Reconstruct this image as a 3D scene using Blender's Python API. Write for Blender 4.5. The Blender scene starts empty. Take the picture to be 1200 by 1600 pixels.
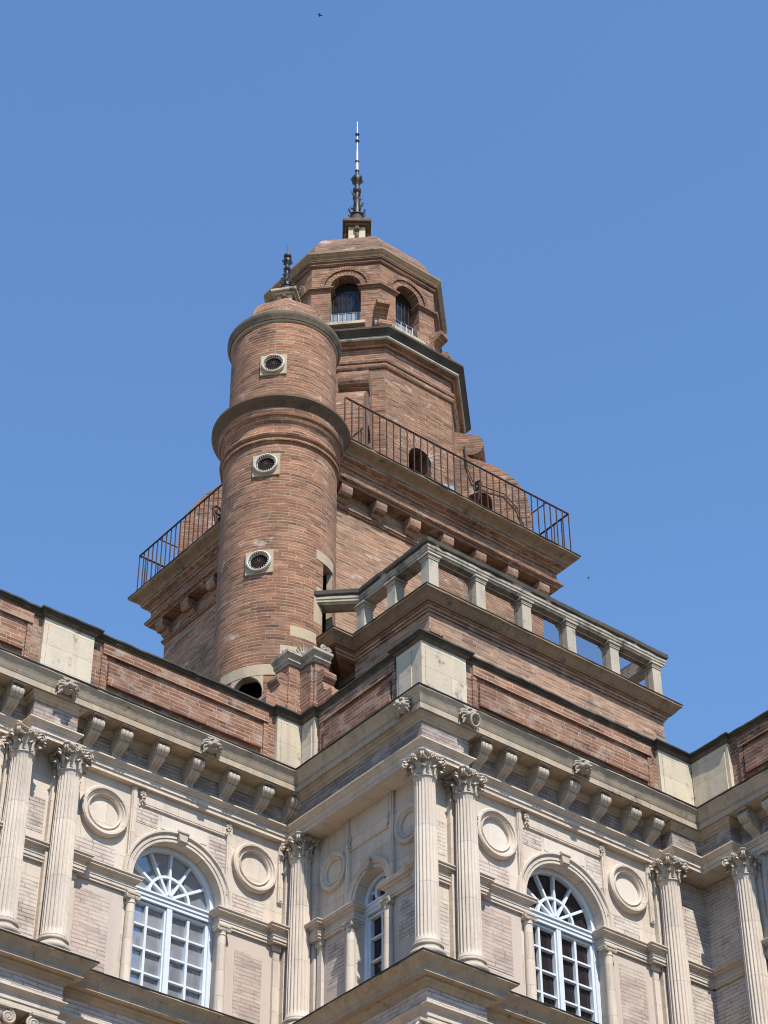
import bpy, bmesh, math, random
from math import sin, cos, pi, radians, sqrt, atan2
from mathutils import Vector, Matrix
random.seed(7)
S = bpy.context.scene
C = S.collection

# ------------------------------------------------------------------ camera
F_PX, PITCH, YAW, ROLL = 3353.9, 0.6785, 0.8957, -0.0053
def make_camera():
    cd = bpy.data.cameras.new('camera'); co = bpy.data.objects.new('camera', cd); C.objects.link(co)
    cd.sensor_fit = 'VERTICAL'; cd.sensor_height = 24.0; cd.lens = F_PX*24.0/1600
    cd.clip_start = .1; cd.clip_end = 5000
    r = Vector((sin(YAW), -cos(YAW), 0))
    f = Vector((cos(PITCH)*cos(YAW), cos(PITCH)*sin(YAW), sin(PITCH)))
    u = r.cross(f)
    c, s = cos(ROLL), sin(ROLL)
    X = c*r + s*u; Y = c*u - s*r
    co.matrix_world = Matrix(((X.x, Y.x, -f.x, 0), (X.y, Y.y, -f.y, 0), (X.z, Y.z, -f.z, 0), (0, 0, 0, 1)))
    S.camera = co
make_camera()

# ------------------------------------------------------------------ sun, sky, exposure
SUN_FROM = Vector((-.30, -1.0, 1.42)).normalized()
w = bpy.data.worlds.new('World'); S.world = w; w.use_nodes = True
nt = w.node_tree; nt.nodes.clear()
sky = nt.nodes.new('ShaderNodeTexSky'); sky.sky_type = 'NISHITA'; sky.sun_disc = False
sky.sun_elevation = math.asin(SUN_FROM.z); sky.sun_rotation = atan2(SUN_FROM.x, SUN_FROM.y)
sky.altitude = 150; sky.air_density = 1.42; sky.dust_density = 0.0; sky.ozone_density = 10.0
bg = nt.nodes.new('ShaderNodeBackground'); bg.inputs['Strength'].default_value = .15
wo = nt.nodes.new('ShaderNodeOutputWorld')
nt.links.new(sky.outputs[0], bg.inputs[0]); nt.links.new(bg.outputs[0], wo.inputs[0])
sl = bpy.data.lights.new('sun', 'SUN'); sl.energy = 5.0; sl.angle = radians(.53); sl.color = (1, .94, .85)
so = bpy.data.objects.new('sun', sl); C.objects.link(so); so.location = (0, 0, 60)
so.rotation_euler = (-SUN_FROM).to_track_quat('-Z', 'Y').to_euler()
S.render.engine = 'CYCLES'; S.cycles.filter_width = 1.05
S.view_settings.view_transform = 'Standard'; S.view_settings.look = 'None'
S.view_settings.exposure = 0.43; S.view_settings.gamma = 1.0; S.view_settings.use_curve_mapping = False

# ------------------------------------------------------------------ materials
def new_mat(name):
    m = bpy.data.materials.new(name); m.use_nodes = True
    nt = m.node_tree; nt.nodes.clear()
    out = nt.nodes.new('ShaderNodeOutputMaterial'); b = nt.nodes.new('ShaderNodeBsdfPrincipled')
    nt.links.new(b.outputs[0], out.inputs[0])
    b.inputs['Specular IOR Level'].default_value = .25
    return m, nt, b
def N(nt, t, **kw):
    n = nt.nodes.new(t)
    for k, v in kw.items():
        if k in n.inputs: n.inputs[k].default_value = v
        else: setattr(n, k, v)
    return n
def ramp(nt, src, p0, p1, c0=(0, 0, 0, 1), c1=(1, 1, 1, 1)):
    r = nt.nodes.new('ShaderNodeValToRGB'); e = r.color_ramp.elements
    e[0].position = p0; e[1].position = p1; e[0].color = c0; e[1].color = c1
    nt.links.new(src, r.inputs[0]); return r.outputs[0]
def mixc(nt, fac, a, b, mode='MIX'):
    n = nt.nodes.new('ShaderNodeMix'); n.data_type = 'RGBA'; n.blend_type = mode
    for sock, v in ((n.inputs[0], fac), (n.inputs[6], a), (n.inputs[7], b)):
        if hasattr(v, 'is_linked') or hasattr(v, 'node'): nt.links.new(v, sock)
        else: sock.default_value = v if not isinstance(v, tuple) or len(v) != 3 else (*v, 1)
    return n.outputs[2]
def pos(nt, scale=(1, 1, 1), off=(0, 0, 0)):
    g = nt.nodes.new('ShaderNodeNewGeometry'); mp = nt.nodes.new('ShaderNodeMapping')
    mp.inputs['Scale'].default_value = scale; mp.inputs['Location'].default_value = off
    nt.links.new(g.outputs['Position'], mp.inputs[0]); return mp.outputs[0]
def noise(nt, vec, sc, det=4, rough=.55):
    n = N(nt, 'ShaderNodeTexNoise', Scale=sc, Detail=det, Roughness=rough)
    nt.links.new(vec, n.inputs['Vector']); return n.outputs['Fac']
def bump(nt, b, h, strength, dist, prev=None):
    n = N(nt, 'ShaderNodeBump', Strength=strength, Distance=dist)
    nt.links.new(h, n.inputs['Height'])
    if prev is not None: nt.links.new(prev, n.inputs['Normal'])
    nt.links.new(n.outputs[0], b.inputs['Normal']); return n.outputs[0]

def brick_mat(name, c1, c2, mortar, bw=.34, bh=.062, ms=.007, lime=.0, limec=(.55, .48, .42), dark=.35, bstr=.7, wob=.02, tv=.42, ck=.55):
    m, nt, b = new_mat(name)
    uv = nt.nodes.new('ShaderNodeUVMap').outputs[0]
    P = pos(nt)
    nz = N(nt, 'ShaderNodeTexNoise', Scale=1.7, Detail=2.0); nt.links.new(uv, nz.inputs['Vector'])
    sub = N(nt, 'ShaderNodeVectorMath', operation='SUBTRACT'); nt.links.new(nz.outputs['Color'], sub.inputs[0]); sub.inputs[1].default_value = (.5, .5, .5)
    scl = N(nt, 'ShaderNodeVectorMath', operation='MULTIPLY'); nt.links.new(sub.outputs[0], scl.inputs[0]); scl.inputs[1].default_value = (.1, wob*1.2, 0)
    add = N(nt, 'ShaderNodeVectorMath', operation='ADD'); nt.links.new(uv, add.inputs[0]); nt.links.new(scl.outputs[0], add.inputs[1])
    br = N(nt, 'ShaderNodeTexBrick'); br.offset = .43; br.squash = .8; br.squash_frequency = 3
    nt.links.new(add.outputs[0], br.inputs['Vector'])
    br.inputs['Color1'].default_value = (*c1, 1); br.inputs['Color2'].default_value = (*c2, 1); br.inputs['Mortar'].default_value = (*mortar, 1)
    br.inputs['Scale'].default_value = 1; br.inputs['Mortar Size'].default_value = ms; br.inputs['Mortar Smooth'].default_value = .25
    br.inputs['Brick Width'].default_value = bw; br.inputs['Row Height'].default_value = bh; br.inputs['Bias'].default_value = -.1
    br2 = N(nt, 'ShaderNodeTexBrick'); br2.offset = .43; br2.squash = .8; br2.squash_frequency = 3
    nt.links.new(add.outputs[0], br2.inputs['Vector'])
    g1 = sum(c1)/3
    br2.inputs['Color1'].default_value = ((c1[0]*1.12, c1[1]*1.32, c1[2]*1.4, 1) if ck < .7 else (*c1, 1)); br2.inputs['Color2'].default_value = (c2[0]*ck, c2[1]*ck, c2[2]*(ck+.05), 1); br2.inputs['Mortar'].default_value = tuple(x*.8 for x in mortar)+(1,)
    br2.inputs['Scale'].default_value = 1; br2.inputs['Mortar Size'].default_value = ms*1.15; br2.inputs['Mortar Smooth'].default_value = .25
    br2.inputs['Brick Width'].default_value = bw; br2.inputs['Row Height'].default_value = bh; br2.inputs['Bias'].default_value = .0
    mp2 = N(nt, 'ShaderNodeMapping'); mp2.inputs['Scale'].default_value = (1, 2.2, 1); mp2.inputs['Location'].default_value = (3.3, 1.7, 0); nt.links.new(uv, mp2.inputs[0])
    cl = ramp(nt, noise(nt, mp2.outputs[0], 1.1, 5, .7), .50, .56)
    bcol = mixc(nt, cl, br.outputs['Color'], br2.outputs['Color'])
    # per brick tone scatter : stretched noise following the courses
    mp = N(nt, 'ShaderNodeMapping'); mp.inputs['Scale'].default_value = (2.2, 17, 1); nt.links.new(uv, mp.inputs[0])
    tone = noise(nt, mp.outputs[0], 1.0, 2, .6)
    col = mixc(nt, 1.0, bcol, ramp(nt, tone, .25, .78, (1-tv, 1-tv*1.06, 1-tv*1.1, 1), (1+tv, 1+tv*.95, 1+tv*.85, 1)), 'MULTIPLY')
    big = noise(nt, P, .9, 5, .6)
    col = mixc(nt, 1.0, col, ramp(nt, big, .3, .72, (1-dark, 1-dark, 1-dark*.9, 1), (1.15, 1.13, 1.1, 1)), 'MULTIPLY')
    if lime > 0:
        ln = noise(nt, pos(nt, (1, 1, 1.6), (3, 7, 1)), 2.3, 6, .65)
        lf = ramp(nt, ln, .62-lime*.35, .80-lime*.25)
        col = mixc(nt, lf, col, limec)
    # sooty blotches and odd dark bricks
    st = noise(nt, pos(nt, (1, 1, .35), (11, 2, 5)), 1.5, 6, .7)
    col = mixc(nt, ramp(nt, st, .56, .80, (0, 0, 0, 1), (.6, .6, .6, 1)), col, (.06, .045, .04))
    nt.links.new(col, b.inputs['Base Color']); b.inputs['Roughness'].default_value = .9
    inv = N(nt, 'ShaderNodeMath', operation='SUBTRACT'); inv.inputs[0].default_value = 1; nt.links.new(br.outputs['Fac'], inv.inputs[1])
    p1 = bump(nt, b, inv.outputs[0], bstr, .012)
    bump(nt, b, noise(nt, P, 38, 4, .7), .35, .008, p1)
    return m

def stone_mat(name, c, warm, grey, joints=(0, 0), streak=.35, dark=(.2, .17, .14), darkamt=.35, rough=.85, bs=.3, dirt=.0):
    m, nt, b = new_mat(name)
    P = pos(nt)
    col = mixc(nt, ramp(nt, noise(nt, P, 1.1, 5, .6), .35, .68), c, warm)
    col = mixc(nt, ramp(nt, noise(nt, pos(nt, (1, 1, .5), (5, 1, 9)), 2.4, 6, .65), .48, .78), col, grey)
    stn = noise(nt, pos(nt, (3.2, 3.2, .38), (1, 4, 2)), 1.6, 6, .68)
    col = mixc(nt, ramp(nt, stn, .50, .74, (0, 0, 0, 1), (streak, streak, streak, 1)), col, dark)
    col = mixc(nt, ramp(nt, noise(nt, P, 26, 3, .6), .64, .74, (0, 0, 0, 1), (darkamt, darkamt, darkamt, 1)), col, dark)
    if dirt > 0:
        dn = noise(nt, pos(nt, (1, 1, 1), (8, 3, 3)), 3.2, 7, .72)
        col = mixc(nt, ramp(nt, dn, .62-dirt*.3, .74-dirt*.1), col, (.045, .042, .036))
    prev = None
    if joints[0] > 0:
        uv = nt.nodes.new('ShaderNodeUVMap').outputs[0]
        br = N(nt, 'ShaderNodeTexBrick'); br.offset = .5
        nt.links.new(uv, br.inputs['Vector'])
        br.inputs['Color1'].default_value = (1.06, 1.05, 1.02, 1); br.inputs['Color2'].default_value = (.88, .87, .86, 1); br.inputs['Mortar'].default_value = (.62, .58, .53, 1)
        br.inputs['Scale'].default_value = 1; br.inputs['Mortar Size'].default_value = .004; br.inputs['Mortar Smooth'].default_value = .3
        br.inputs['Brick Width'].default_value = joints[0]; br.inputs['Row Height'].default_value = joints[1]
        col = mixc(nt, 1.0, col, br.outputs['Color'], 'MULTIPLY')
        inv = N(nt, 'ShaderNodeMath', operation='SUBTRACT'); inv.inputs[0].default_value = 1; nt.links.new(br.outputs['Fac'], inv.inputs[1])
        prev = bump(nt, b, inv.outputs[0], .4, .006)
    nt.links.new(col, b.inputs['Base Color']); b.inputs['Roughness'].default_value = rough
    prev = bump(nt, b, noise(nt, P, 9, 6, .7), bs, .02, prev)
    bump(nt, b, noise(nt, P, 60, 3, .6), bs*.6, .006, prev)
    return m

def plain_mat(name, c, rough=.6, metal=0., var=.25, bs=.15, sc=6):
    m, nt, b = new_mat(name)
    P = pos(nt)
    a = tuple(x*(1-var) for x in c); d = tuple(min(1, x*(1+var)) for x in c)
    nt.links.new(mixc(nt, ramp(nt, noise(nt, P, sc, 5, .65), .3, .7), a, d), b.inputs['Base Color'])
    b.inputs['Roughness'].default_value = rough; b.inputs['Metallic'].default_value = metal
    bump(nt, b, noise(nt, P, sc*6, 3), bs, .005)
    return m
def glass_mat(name, c, ior=1.6, wavy=.02):
    m, nt, b = new_mat(name)
    P = pos(nt)
    nt.links.new(mixc(nt, ramp(nt, noise(nt, P, 1.5, 3), .35, .7), tuple(x*.6 for x in c), c), b.inputs['Base Color'])
    b.inputs['Roughness'].default_value = .03; b.inputs['IOR'].default_value = ior; b.inputs['Specular IOR Level'].default_value = .5
    bump(nt, b, noise(nt, P, 1.8, 2), wavy, .05)
    return m

M = {}
M['brick'] = brick_mat('turret brick', (.305, .148, .086), (.21, .097, .057), (.355, .265, .195), bh=.066, ms=.009, lime=.05, dark=.3, tv=.45)
M['tower_brick'] = brick_mat('tower brick', (.335, .195, .126), (.245, .135, .086), (.37, .29, .215), bh=.066, ms=.008, lime=.08, dark=.25)
M['lantern_brick'] = brick_mat('lantern brick', (.28, .145, .088), (.195, .096, .058), (.345, .262, .195), bh=.066, ms=.008, lime=.08, dark=.35)
M['dome_brick'] = brick_mat('dome brick', (.215, .125, .085), (.16, .09, .06), (.27, .21, .165), bh=.066, ms=.008, lime=.08, dark=.35)
M['parapet_brick'] = brick_mat('parapet brick', (.30, .145, .09), (.205, .097, .062), (.40, .32, .25), bw=.36, bh=.07, ms=.009, lime=.3, limec=(.40, .32, .25), dark=.34, bstr=.9)
M['terrace_brick'] = brick_mat('terrace brick', (.355, .215, .148), (.265, .148, .10), (.41, .325, .255), bh=.066, ms=.008, lime=.2, limec=(.42, .35, .28), dark=.25)
M['lime_brick'] = brick_mat('limewashed brick', (.55, .475, .41), (.48, .405, .35), (.34, .28, .235), bw=.4, bh=.064, ms=.008, lime=.5, limec=(.60, .54, .47), dark=.16, bstr=1.0, tv=.16, ck=.84)
M['frieze_brick'] = brick_mat('grimy shaded frieze brick', (.33, .275, .24), (.27, .22, .19), (.22, .18, .155), bw=.4, bh=.064, ms=.008, lime=.4, limec=(.47, .41, .35), dark=.22, bstr=1.1, tv=.2, ck=.84)  # grime, with the colour darkened further to deepen shade under the cornice
M['lion'] = stone_mat('grey carved stone', (.34, .30, .25), (.38, .32, .245), (.22, .20, .17), streak=.6, darkamt=.5, bs=.3)
M['pink_brick'] = brick_mat('faded pink brick', (.49, .395, .335), (.43, .335, .28), (.36, .30, .255), bw=.42, bh=.064, ms=.007, lime=.4, limec=(.54, .47, .40), dark=.16, bstr=.8, tv=.2, ck=.84)
M['pink'] = stone_mat('pinkish render', (.50, .42, .36), (.52, .425, .345), (.47, .41, .36), streak=.2, darkamt=.2, bs=.25)
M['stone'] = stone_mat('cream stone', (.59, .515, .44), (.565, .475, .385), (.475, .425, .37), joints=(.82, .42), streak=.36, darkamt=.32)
M['stone_shaft'] = stone_mat('column stone', (.595, .525, .455), (.56, .475, .39), (.465, .415, .36), joints=(9., .93), streak=.42, darkamt=.4)
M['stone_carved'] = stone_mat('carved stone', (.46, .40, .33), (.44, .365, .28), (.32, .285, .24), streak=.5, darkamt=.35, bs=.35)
M['stone_cornice'] = stone_mat('weathered shaded cornice stone', (.44, .37, .29), (.43, .345, .24), (.29, .255, .205), joints=(1.1, 9.), streak=.55, darkamt=.45, dirt=.06)  # weathering, with shade of the undersides also put into the colour
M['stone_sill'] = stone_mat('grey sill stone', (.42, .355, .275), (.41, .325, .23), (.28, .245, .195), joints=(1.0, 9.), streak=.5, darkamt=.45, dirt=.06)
M['stone_pale'] = stone_mat('pale new stone', (.61, .55, .475), (.59, .515, .42), (.54, .49, .43), streak=.15, darkamt=.15, bs=.15)
M['stone_ped'] = stone_mat('pedestal stone', (.56, .49, .385), (.53, .45, .33), (.44, .395, .33), joints=(4., .37), streak=.35, darkamt=.2, dirt=.12)
M['stone_dirty'] = stone_mat('lichened stone', (.42, .37, .29), (.40, .33, .23), (.30, .275, .225), joints=(.9, 9.), streak=.6, darkamt=.4, dirt=.35)
M['coping'] = stone_mat('black lichen coping', (.042, .039, .033), (.095, .08, .058), (.03, .029, .025), streak=.7, dark=(.03, .03, .026), darkamt=.5, dirt=.3)
M['ledge'] = stone_mat('dark ledge stone', (.12, .08, .05), (.16, .102, .06), (.068, .05, .036), streak=.6, dark=(.05, .045, .04), darkamt=.4, dirt=.25)
M['iron'] = plain_mat('rusty iron', (.075, .045, .038), .65, .3, .35)
M['lead'] = plain_mat('dark lead', (.05, .043, .04), .5, .4, .4)
M['zinc'] = plain_mat('grey rod', (.52, .50, .49), .5, .2, .1)
M['pale_pane'] = plain_mat('pale lower pane', (.20, .25, .31), .25, 0, .2, .05)
M['paint'] = plain_mat('blue grey window paint', (.585, .63, .67), .5, 0, .05, .05)
M['paint_dark'] = plain_mat('shaded blue frame paint', (.30, .38, .48), .5, 0, .08, .05)
M['glass_dark'] = glass_mat('dark pane', (.028, .022, .024), 1.45)
M['glass_grey'] = glass_mat('grey reflection pane', (.37, .385, .41), 2.2)  # blind grey, lightened to stand in for reflections in the panes
M['glass_grey'].node_tree.nodes['Principled BSDF'].inputs['Metallic'].default_value = .3
M['void'] = plain_mat('dark interior', (.012, .010, .009), .95, 0, .2, 0)
M['white_grille'] = plain_mat('white grille', (.6, .6, .6), .5, .2, .1)
M['ledge_grey'] = stone_mat('grey grimy moulding', (.14, .115, .085), (.18, .14, .095), (.075, .066, .052), streak=.6, dark=(.04, .036, .03), darkamt=.5, dirt=.25)
M['tan_stone'] = stone_mat('tan repair stone', (.40, .33, .235), (.42, .335, .22), (.32, .28, .215), streak=.4, darkamt=.35)
M['flashing'] = plain_mat('black lead flashing', (.022, .02, .018), .7)
M['white_stone'] = stone_mat('white oculus stone', (.58, .545, .48), (.54, .49, .40), (.40, .37, .32), streak=.4, darkamt=.4)
M['lamp'] = plain_mat('grey lamp housing', (.30, .34, .38), .4, .2, .1)
M['lantern_glass'] = glass_mat('blue lantern glass', (.022, .022, .024), 1.4)
M['glass_blue'] = glass_mat('lamp lens', (.3, .4, .5), 1.5)
M['ledge_warm'] = stone_mat('brown slab stone', (.25, .175, .112), (.28, .19, .112), (.17, .13, .095), joints=(.9, 9.), streak=.5, dark=(.07, .06, .048), darkamt=.4, dirt=.12)
M['rail_stone'] = stone_mat('rail stone', (.40, .36, .30), (.36, .30, .23), (.22, .20, .17), streak=.6, darkamt=.5, dirt=.45)
M['bird'] = plain_mat('dark feathers', (.02, .02, .02), .8)
M['roofing'] = plain_mat('flat roof', (.2, .17, .15), .9)
M['paving'] = stone_mat('courtyard paving', (.24, .19, .14), (.23, .175, .12), (.20, .165, .125), joints=(.6, .4), streak=.1, darkamt=.2)

# ------------------------------------------------------------------ mesh helper
class MB:
    def __init__(s): s.v = []; s.f = []; s.m = []; s.uv = []
    def add(s, vs, fs, mi=0, uvs=None):
        o = len(s.v); s.v.extend([tuple(p) for p in vs])
        for i, f in enumerate(fs):
            s.f.append(tuple(o+k for k in f)); s.m.append(mi); s.uv.append(uvs[i] if uvs else None)
    def box(s, x0, x1, y0, y1, z0, z1, mi=0):
        s.add([(x0, y0, z0), (x1, y0, z0), (x1, y1, z0), (x0, y1, z0), (x0, y0, z1), (x1, y0, z1), (x1, y1, z1), (x0, y1, z1)],
              [(0, 3, 2, 1), (4, 5, 6, 7), (0, 1, 5, 4), (1, 2, 6, 5), (2, 3, 7, 6), (3, 0, 4, 7)], mi)
    def bevbox(s, x0, x1, y0, y1, z0, z1, b=.01, mi=0):
        # chamfered front/top edges : stack of insets
        prof = [(b, z0), (0, z0+b), (0, z1-b), (b, z1)]
        vs = []
        for i, z in prof: vs += [(x0+i, y0+i, z), (x1-i, y0+i, z), (x1-i, y1-i, z), (x0+i, y1-i, z)]
        fs = [(3, 2, 1, 0), (12, 13, 14, 15)]
        for k in range(3):
            for j in range(4): fs.append((k*4+j, k*4+(j+1) % 4, k*4+4+(j+1) % 4, k*4+4+j))
        s.add(vs, fs, mi)
    def prism(s, poly, axis, a0, a1, mi=0):
        # poly of 2D points extruded along axis ('x','y','z')
        def P(p, a): return {'x': (a, p[0], p[1]), 'y': (p[0], a, p[1]), 'z': (p[0], p[1], a)}[axis]
        n = len(poly)
        A = sum(poly[i][0]*poly[(i+1) % n][1]-poly[(i+1) % n][0]*poly[i][1] for i in range(n))
        if (A < 0) != (axis == 'y'): poly = poly[::-1]
        vs = [P(p, a0) for p in poly]+[P(p, a1) for p in poly]
        fs = [tuple(range(n))[::-1], tuple(range(n, 2*n))]
        for i in range(n): j = (i+1) % n; fs.append((i, j, n+j, n+i))
        s.add(vs, fs, mi)
    def sweep(s, path, prof, closed=False, segs=None, caps=True, mi=0, ploop=True, wear=0.):
        # outward = right-hand normal of travel. prof: list of (d,z)
        n = len(path); nm = []
        cnt = n if closed else n-1
        for i in range(cnt):
            a, b_ = path[i], path[(i+1) % n]; dx, dy = b_[0]-a[0], b_[1]-a[1]; L = sqrt(dx*dx+dy*dy); nm.append((dy/L, -dx/L))
        mit = []
        for i in range(n):
            if closed: n0, n1 = nm[(i-1) % cnt], nm[i % cnt]
            else: n0 = nm[max(i-1, 0)]; n1 = nm[min(i, cnt-1)]
            k = 1+n0[0]*n1[0]+n0[1]*n1[1]
            mit.append(((n0[0]+n1[0])/k, (n0[1]+n1[1])/k))
        seg = list(range(cnt)) if segs is None else segs
        q = len(prof)
        for i in seg:
            j = (i+1) % n
            L = sqrt((path[j][0]-path[i][0])**2+(path[j][1]-path[i][1])**2)
            m = max(1, int(L/.11)) if wear > 0 else 1
            rnd = random.Random(int(path[i][0]*991+path[i][1]*577+prof[0][1]*131)); dmax = max(p[0] for p in prof)
            vs = []; sa = sb = 0.
            for h in range(m+1):
                t = h/m; nick = 0.
                if 0 < h < m:
                    sa = .7*sa+rnd.uniform(-wear, wear)*.6; sb = .7*sb+rnd.uniform(-wear, wear)*.6
                    if rnd.random() < .06: nick = rnd.uniform(.8, 2.4)*wear
                else: sa = sb = 0.
                for d, z in prof:
                    e_ = max(0., 1-(dmax-d)/.12) if m > 1 else 0.
                    dd = d+(sa-nick)*e_; zz = z+(sb+nick*.4)*e_
                    vs.append((path[i][0]+(path[j][0]-path[i][0])*t+(mit[i][0]*(1-t)+mit[j][0]*t)*dd, path[i][1]+(path[j][1]-path[i][1])*t+(mit[i][1]*(1-t)+mit[j][1]*t)*dd, zz))
            fs = []
            for h in range(m):
                for k in range(q if ploop else q-1):
                    l = (k+1) % q; fs.append((h*q+k, h*q+q+k, h*q+q+l, h*q+l))
            if caps and not closed:
                if i == seg[0] or (i-1) not in seg: fs.append(tuple(range(q)))
                if i == seg[-1] or (i+1) not in seg: fs.append(tuple(range(m*q, (m+1)*q))[::-1])
            s.add(vs, fs, mi)
    def lathe(s, prof, cx=0, cy=0, n=48, mi=0, a0=0., a1=2*pi, rot=0., uvr=None):
        full = abs(a1-a0-2*pi) < 1e-6; cols = n if full else n+1
        vs = [];
        for i in range(cols):
            a = rot+a0+(a1-a0)*i/n
            for r, z in prof: vs.append((cx+r*cos(a), cy+r*sin(a), z))
        q = len(prof); fs = []; uvs = []
        R = uvr or max(p[0] for p in prof)
        for i in range(n):
            j = (i+1) % cols
            for k in range(q-1):
                fs.append((i*q+k, j*q+k, j*q+k+1, i*q+k+1))
                u0, u1 = R*(a1-a0)*i/n, R*(a1-a0)*(i+1)/n
                uvs.append(((u0, prof[k][1]), (u1, prof[k][1]), (u1, prof[k+1][1]), (u0, prof[k+1][1])))
        s.add(vs, fs, mi, uvs)
    def tube(s, pts, r, n=8, mi=0, closed=False, cap=True):
        P = [Vector(p) for p in pts]; m = len(P); rs = r if isinstance(r, (list, tuple)) else [r]*m
        vs = []; up = Vector((0, 0, 1)); side = None
        for i in range(m):
            if closed: t = P[(i+1) % m]-P[i-1]
            else: t = P[min(i+1, m-1)]-P[max(i-1, 0)]
            t.normalize()
            if side is None:
                side = t.cross(up)
                if side.length < .1: side = t.cross(Vector((1, 0, 0)))
            else: side = side-t*side.dot(t)
            side.normalize(); o = side.cross(t)
            for k in range(n):
                a = 2*pi*k/n; vs.append(P[i]+rs[i]*(cos(a)*side+sin(a)*o))
        fs = []
        for i in range(m if closed else m-1):
            j = (i+1) % m
            for k in range(n): l = (k+1) % n; fs.append((i*n+k, i*n+l, j*n+l, j*n+k))
        if cap and not closed: fs.append(tuple(range(n))[::-1]); fs.append(tuple(range((m-1)*n, m*n)))
        s.add(vs, fs, mi)
    def blob(s, c, r, seg=10, rings=7, mi=0, rotm=None):
        rx, ry, rz = r if isinstance(r, (tuple, list)) else (r, r, r)
        vs = []; fs = []
        for i in range(rings+1):
            th = pi*i/rings
            for j in range(seg):
                ph = 2*pi*j/seg; p = Vector((rx*sin(th)*cos(ph), ry*sin(th)*sin(ph), rz*cos(th)))
                if rotm is not None: p = rotm @ p
                vs.append((c[0]+p.x, c[1]+p.y, c[2]+p.z))
        for i in range(rings):
            for j in range(seg):
                k = (j+1) % seg; fs.append((i*seg+j, (i+1)*seg+j, (i+1)*seg+k, i*seg+k))
        s.add(vs, fs, mi)
    def xform(s, M4, start=0):
        for i in range(start, len(s.v)):
            p = M4 @ Vector(s.v[i]); s.v[i] = (p.x, p.y, p.z)
    def mesh(s, name, mats, smooth=None):
        me = bpy.data.meshes.new(name); me.from_pydata(s.v, [], s.f)
        for m in mats: me.materials.append(m)
        for p, mi in zip(me.polygons, s.m): p.material_index = mi
        bm = bmesh.new(); bm.from_mesh(me)
        bmesh.ops.remove_doubles(bm, verts=bm.verts, dist=1e-5) if smooth is not None and not any(s.uv) else None
        bm.to_mesh(me); bm.free()
        uvl = me.uv_layers.new(name='UVMap')
        keep = len(me.polygons) == len(s.f)
        for pi_, p in enumerate(me.polygons):
            u = s.uv[pi_] if keep else None
            if u:
                for k, li in enumerate(p.loop_indices): uvl.data[li].uv = u[k]
            else:
                nx, ny, nz = p.normal
                h = sqrt(nx*nx+ny*ny)
                for li in p.loop_indices:
                    co = me.vertices[me.loops[li].vertex_index].co
                    if h < .35: uvl.data[li].uv = (co.x, co.y)
                    else: uvl.data[li].uv = ((-ny*co.x+nx*co.y)/h, co.z)
        if smooth is not None:
            for p in me.polygons: p.use_smooth = True
            me.set_sharp_from_angle(angle=radians(smooth))
        me.update(); return me

W = {}
def thing(name, label, cat, loc, group=None):
    o = bpy.data.objects.new(name, None); C.objects.link(o); o.location = loc; o.empty_display_size = .3
    o['label'] = label; o['category'] = cat
    if group: o['group'] = group
    W[o.name] = Vector(loc); return o
def part(name, mb, mats, parent, loc=(0, 0, 0), rz=0., smooth=None, local=False):
    if not isinstance(mats, (list, tuple)): mats = [mats]
    mats = [M[k] for k in mats]
    me = mb if isinstance(mb, bpy.types.Mesh) else mb.mesh(name, mats, smooth)
    o = bpy.data.objects.new(name, me); C.objects.link(o)
    o.parent = parent
    if local: o.location = loc
    else: o.location = Vector(loc)-(W[parent.name] if parent is not None else Vector((0, 0, 0)))
    o.rotation_euler.z = rz
    W[o.name] = Vector(loc)
    return o

# ------------------------------------------------------------------ layout numbers (metres, eye at the origin)
GZ = -1.6
xB, yC, yA, xD = 17.063, 20.494, 23.583, 22.919
XA0, XC0, YB0, YD0 = 13.225, 18.226, 23.916, 19.98
XL, YR = 5.2, 14.6              # where the left wing and the right wing leave the picture
ZT = 18.2                       # top of the main cornice
WO = .60                        # wall plane behind the cornice edge
AX = .36                        # column axis behind the cornice edge
SPAN = 4.245

ground = MB(); ground.add([(-300, -300, GZ), (300, -300, GZ), (300, 300, GZ), (-300, 300, GZ)], [(0, 1, 2, 3)])
g = part('ground', ground, 'paving', None); g['kind'] = 'structure'; g['label'] = 'pale paved courtyard ground'

left_wing = thing('palace_wing', 'left palace wing of cream stone with two fluted columns and a grey arched window', 'palace wing', (13.2, 24.6, GZ))
pavilion = thing('corner_pavilion', 'projecting corner pavilion of cream stone below the brick roof terrace', 'pavilion', (19.5, 22.5, GZ))
right_wing = thing('palace_wing', 'palace wing at the right edge, mostly shaded, with one fluted column', 'palace wing', (24.5, 17.5, GZ))

# ---------- shared column meshes
def shaft_mesh(r0, r1, h, nfl=20):
    mb = MB(); prof = []
    zs = [0, .03, .06, .10, .14]+[h*k/10 for k in range(1, 10)]+[h-.12, h-.085, h-.06, h-.03, h]
    zs = sorted(set(z for z in zs if 0 <= z <= h))
    per = 6; n = nfl*per; vs = []
    for z in zs:
        t = z/h; R = r0+(r1-r0)*(t**1.6)
        if z < .05: R += .012*(1-z/.05)
        if z > h-.04: R += .010
        fl = 1.0
        if z < .10: fl = 0 if z < .07 else .5
        if z > h-.09: fl = 0 if z > h-.07 else .6
        for i in range(n):
            k = i % per; d = [0, 0, .75, 1, 1, .75][k]*.021*fl
            a = 2*pi*(i/n); vs.append(((R-d)*cos(a), (R-d)*sin(a), z))
    fs = []; uvs = []
    for q in range(len(zs)-1):
        for i in range(n):
            j = (i+1) % n; fs.append((q*n+i, q*n+j, (q+1)*n+j, (q+1)*n+i))
            uvs.append(((r0*2*pi*i/n, zs[q]), (r0*2*pi*(i+1)/n, zs[q]), (r0*2*pi*(i+1)/n, zs[q+1]), (r0*2*pi*i/n, zs[q+1])))
    mb.add(vs, fs, 0, uvs); return mb.mesh('column', [M['stone_shaft']], 28)
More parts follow.
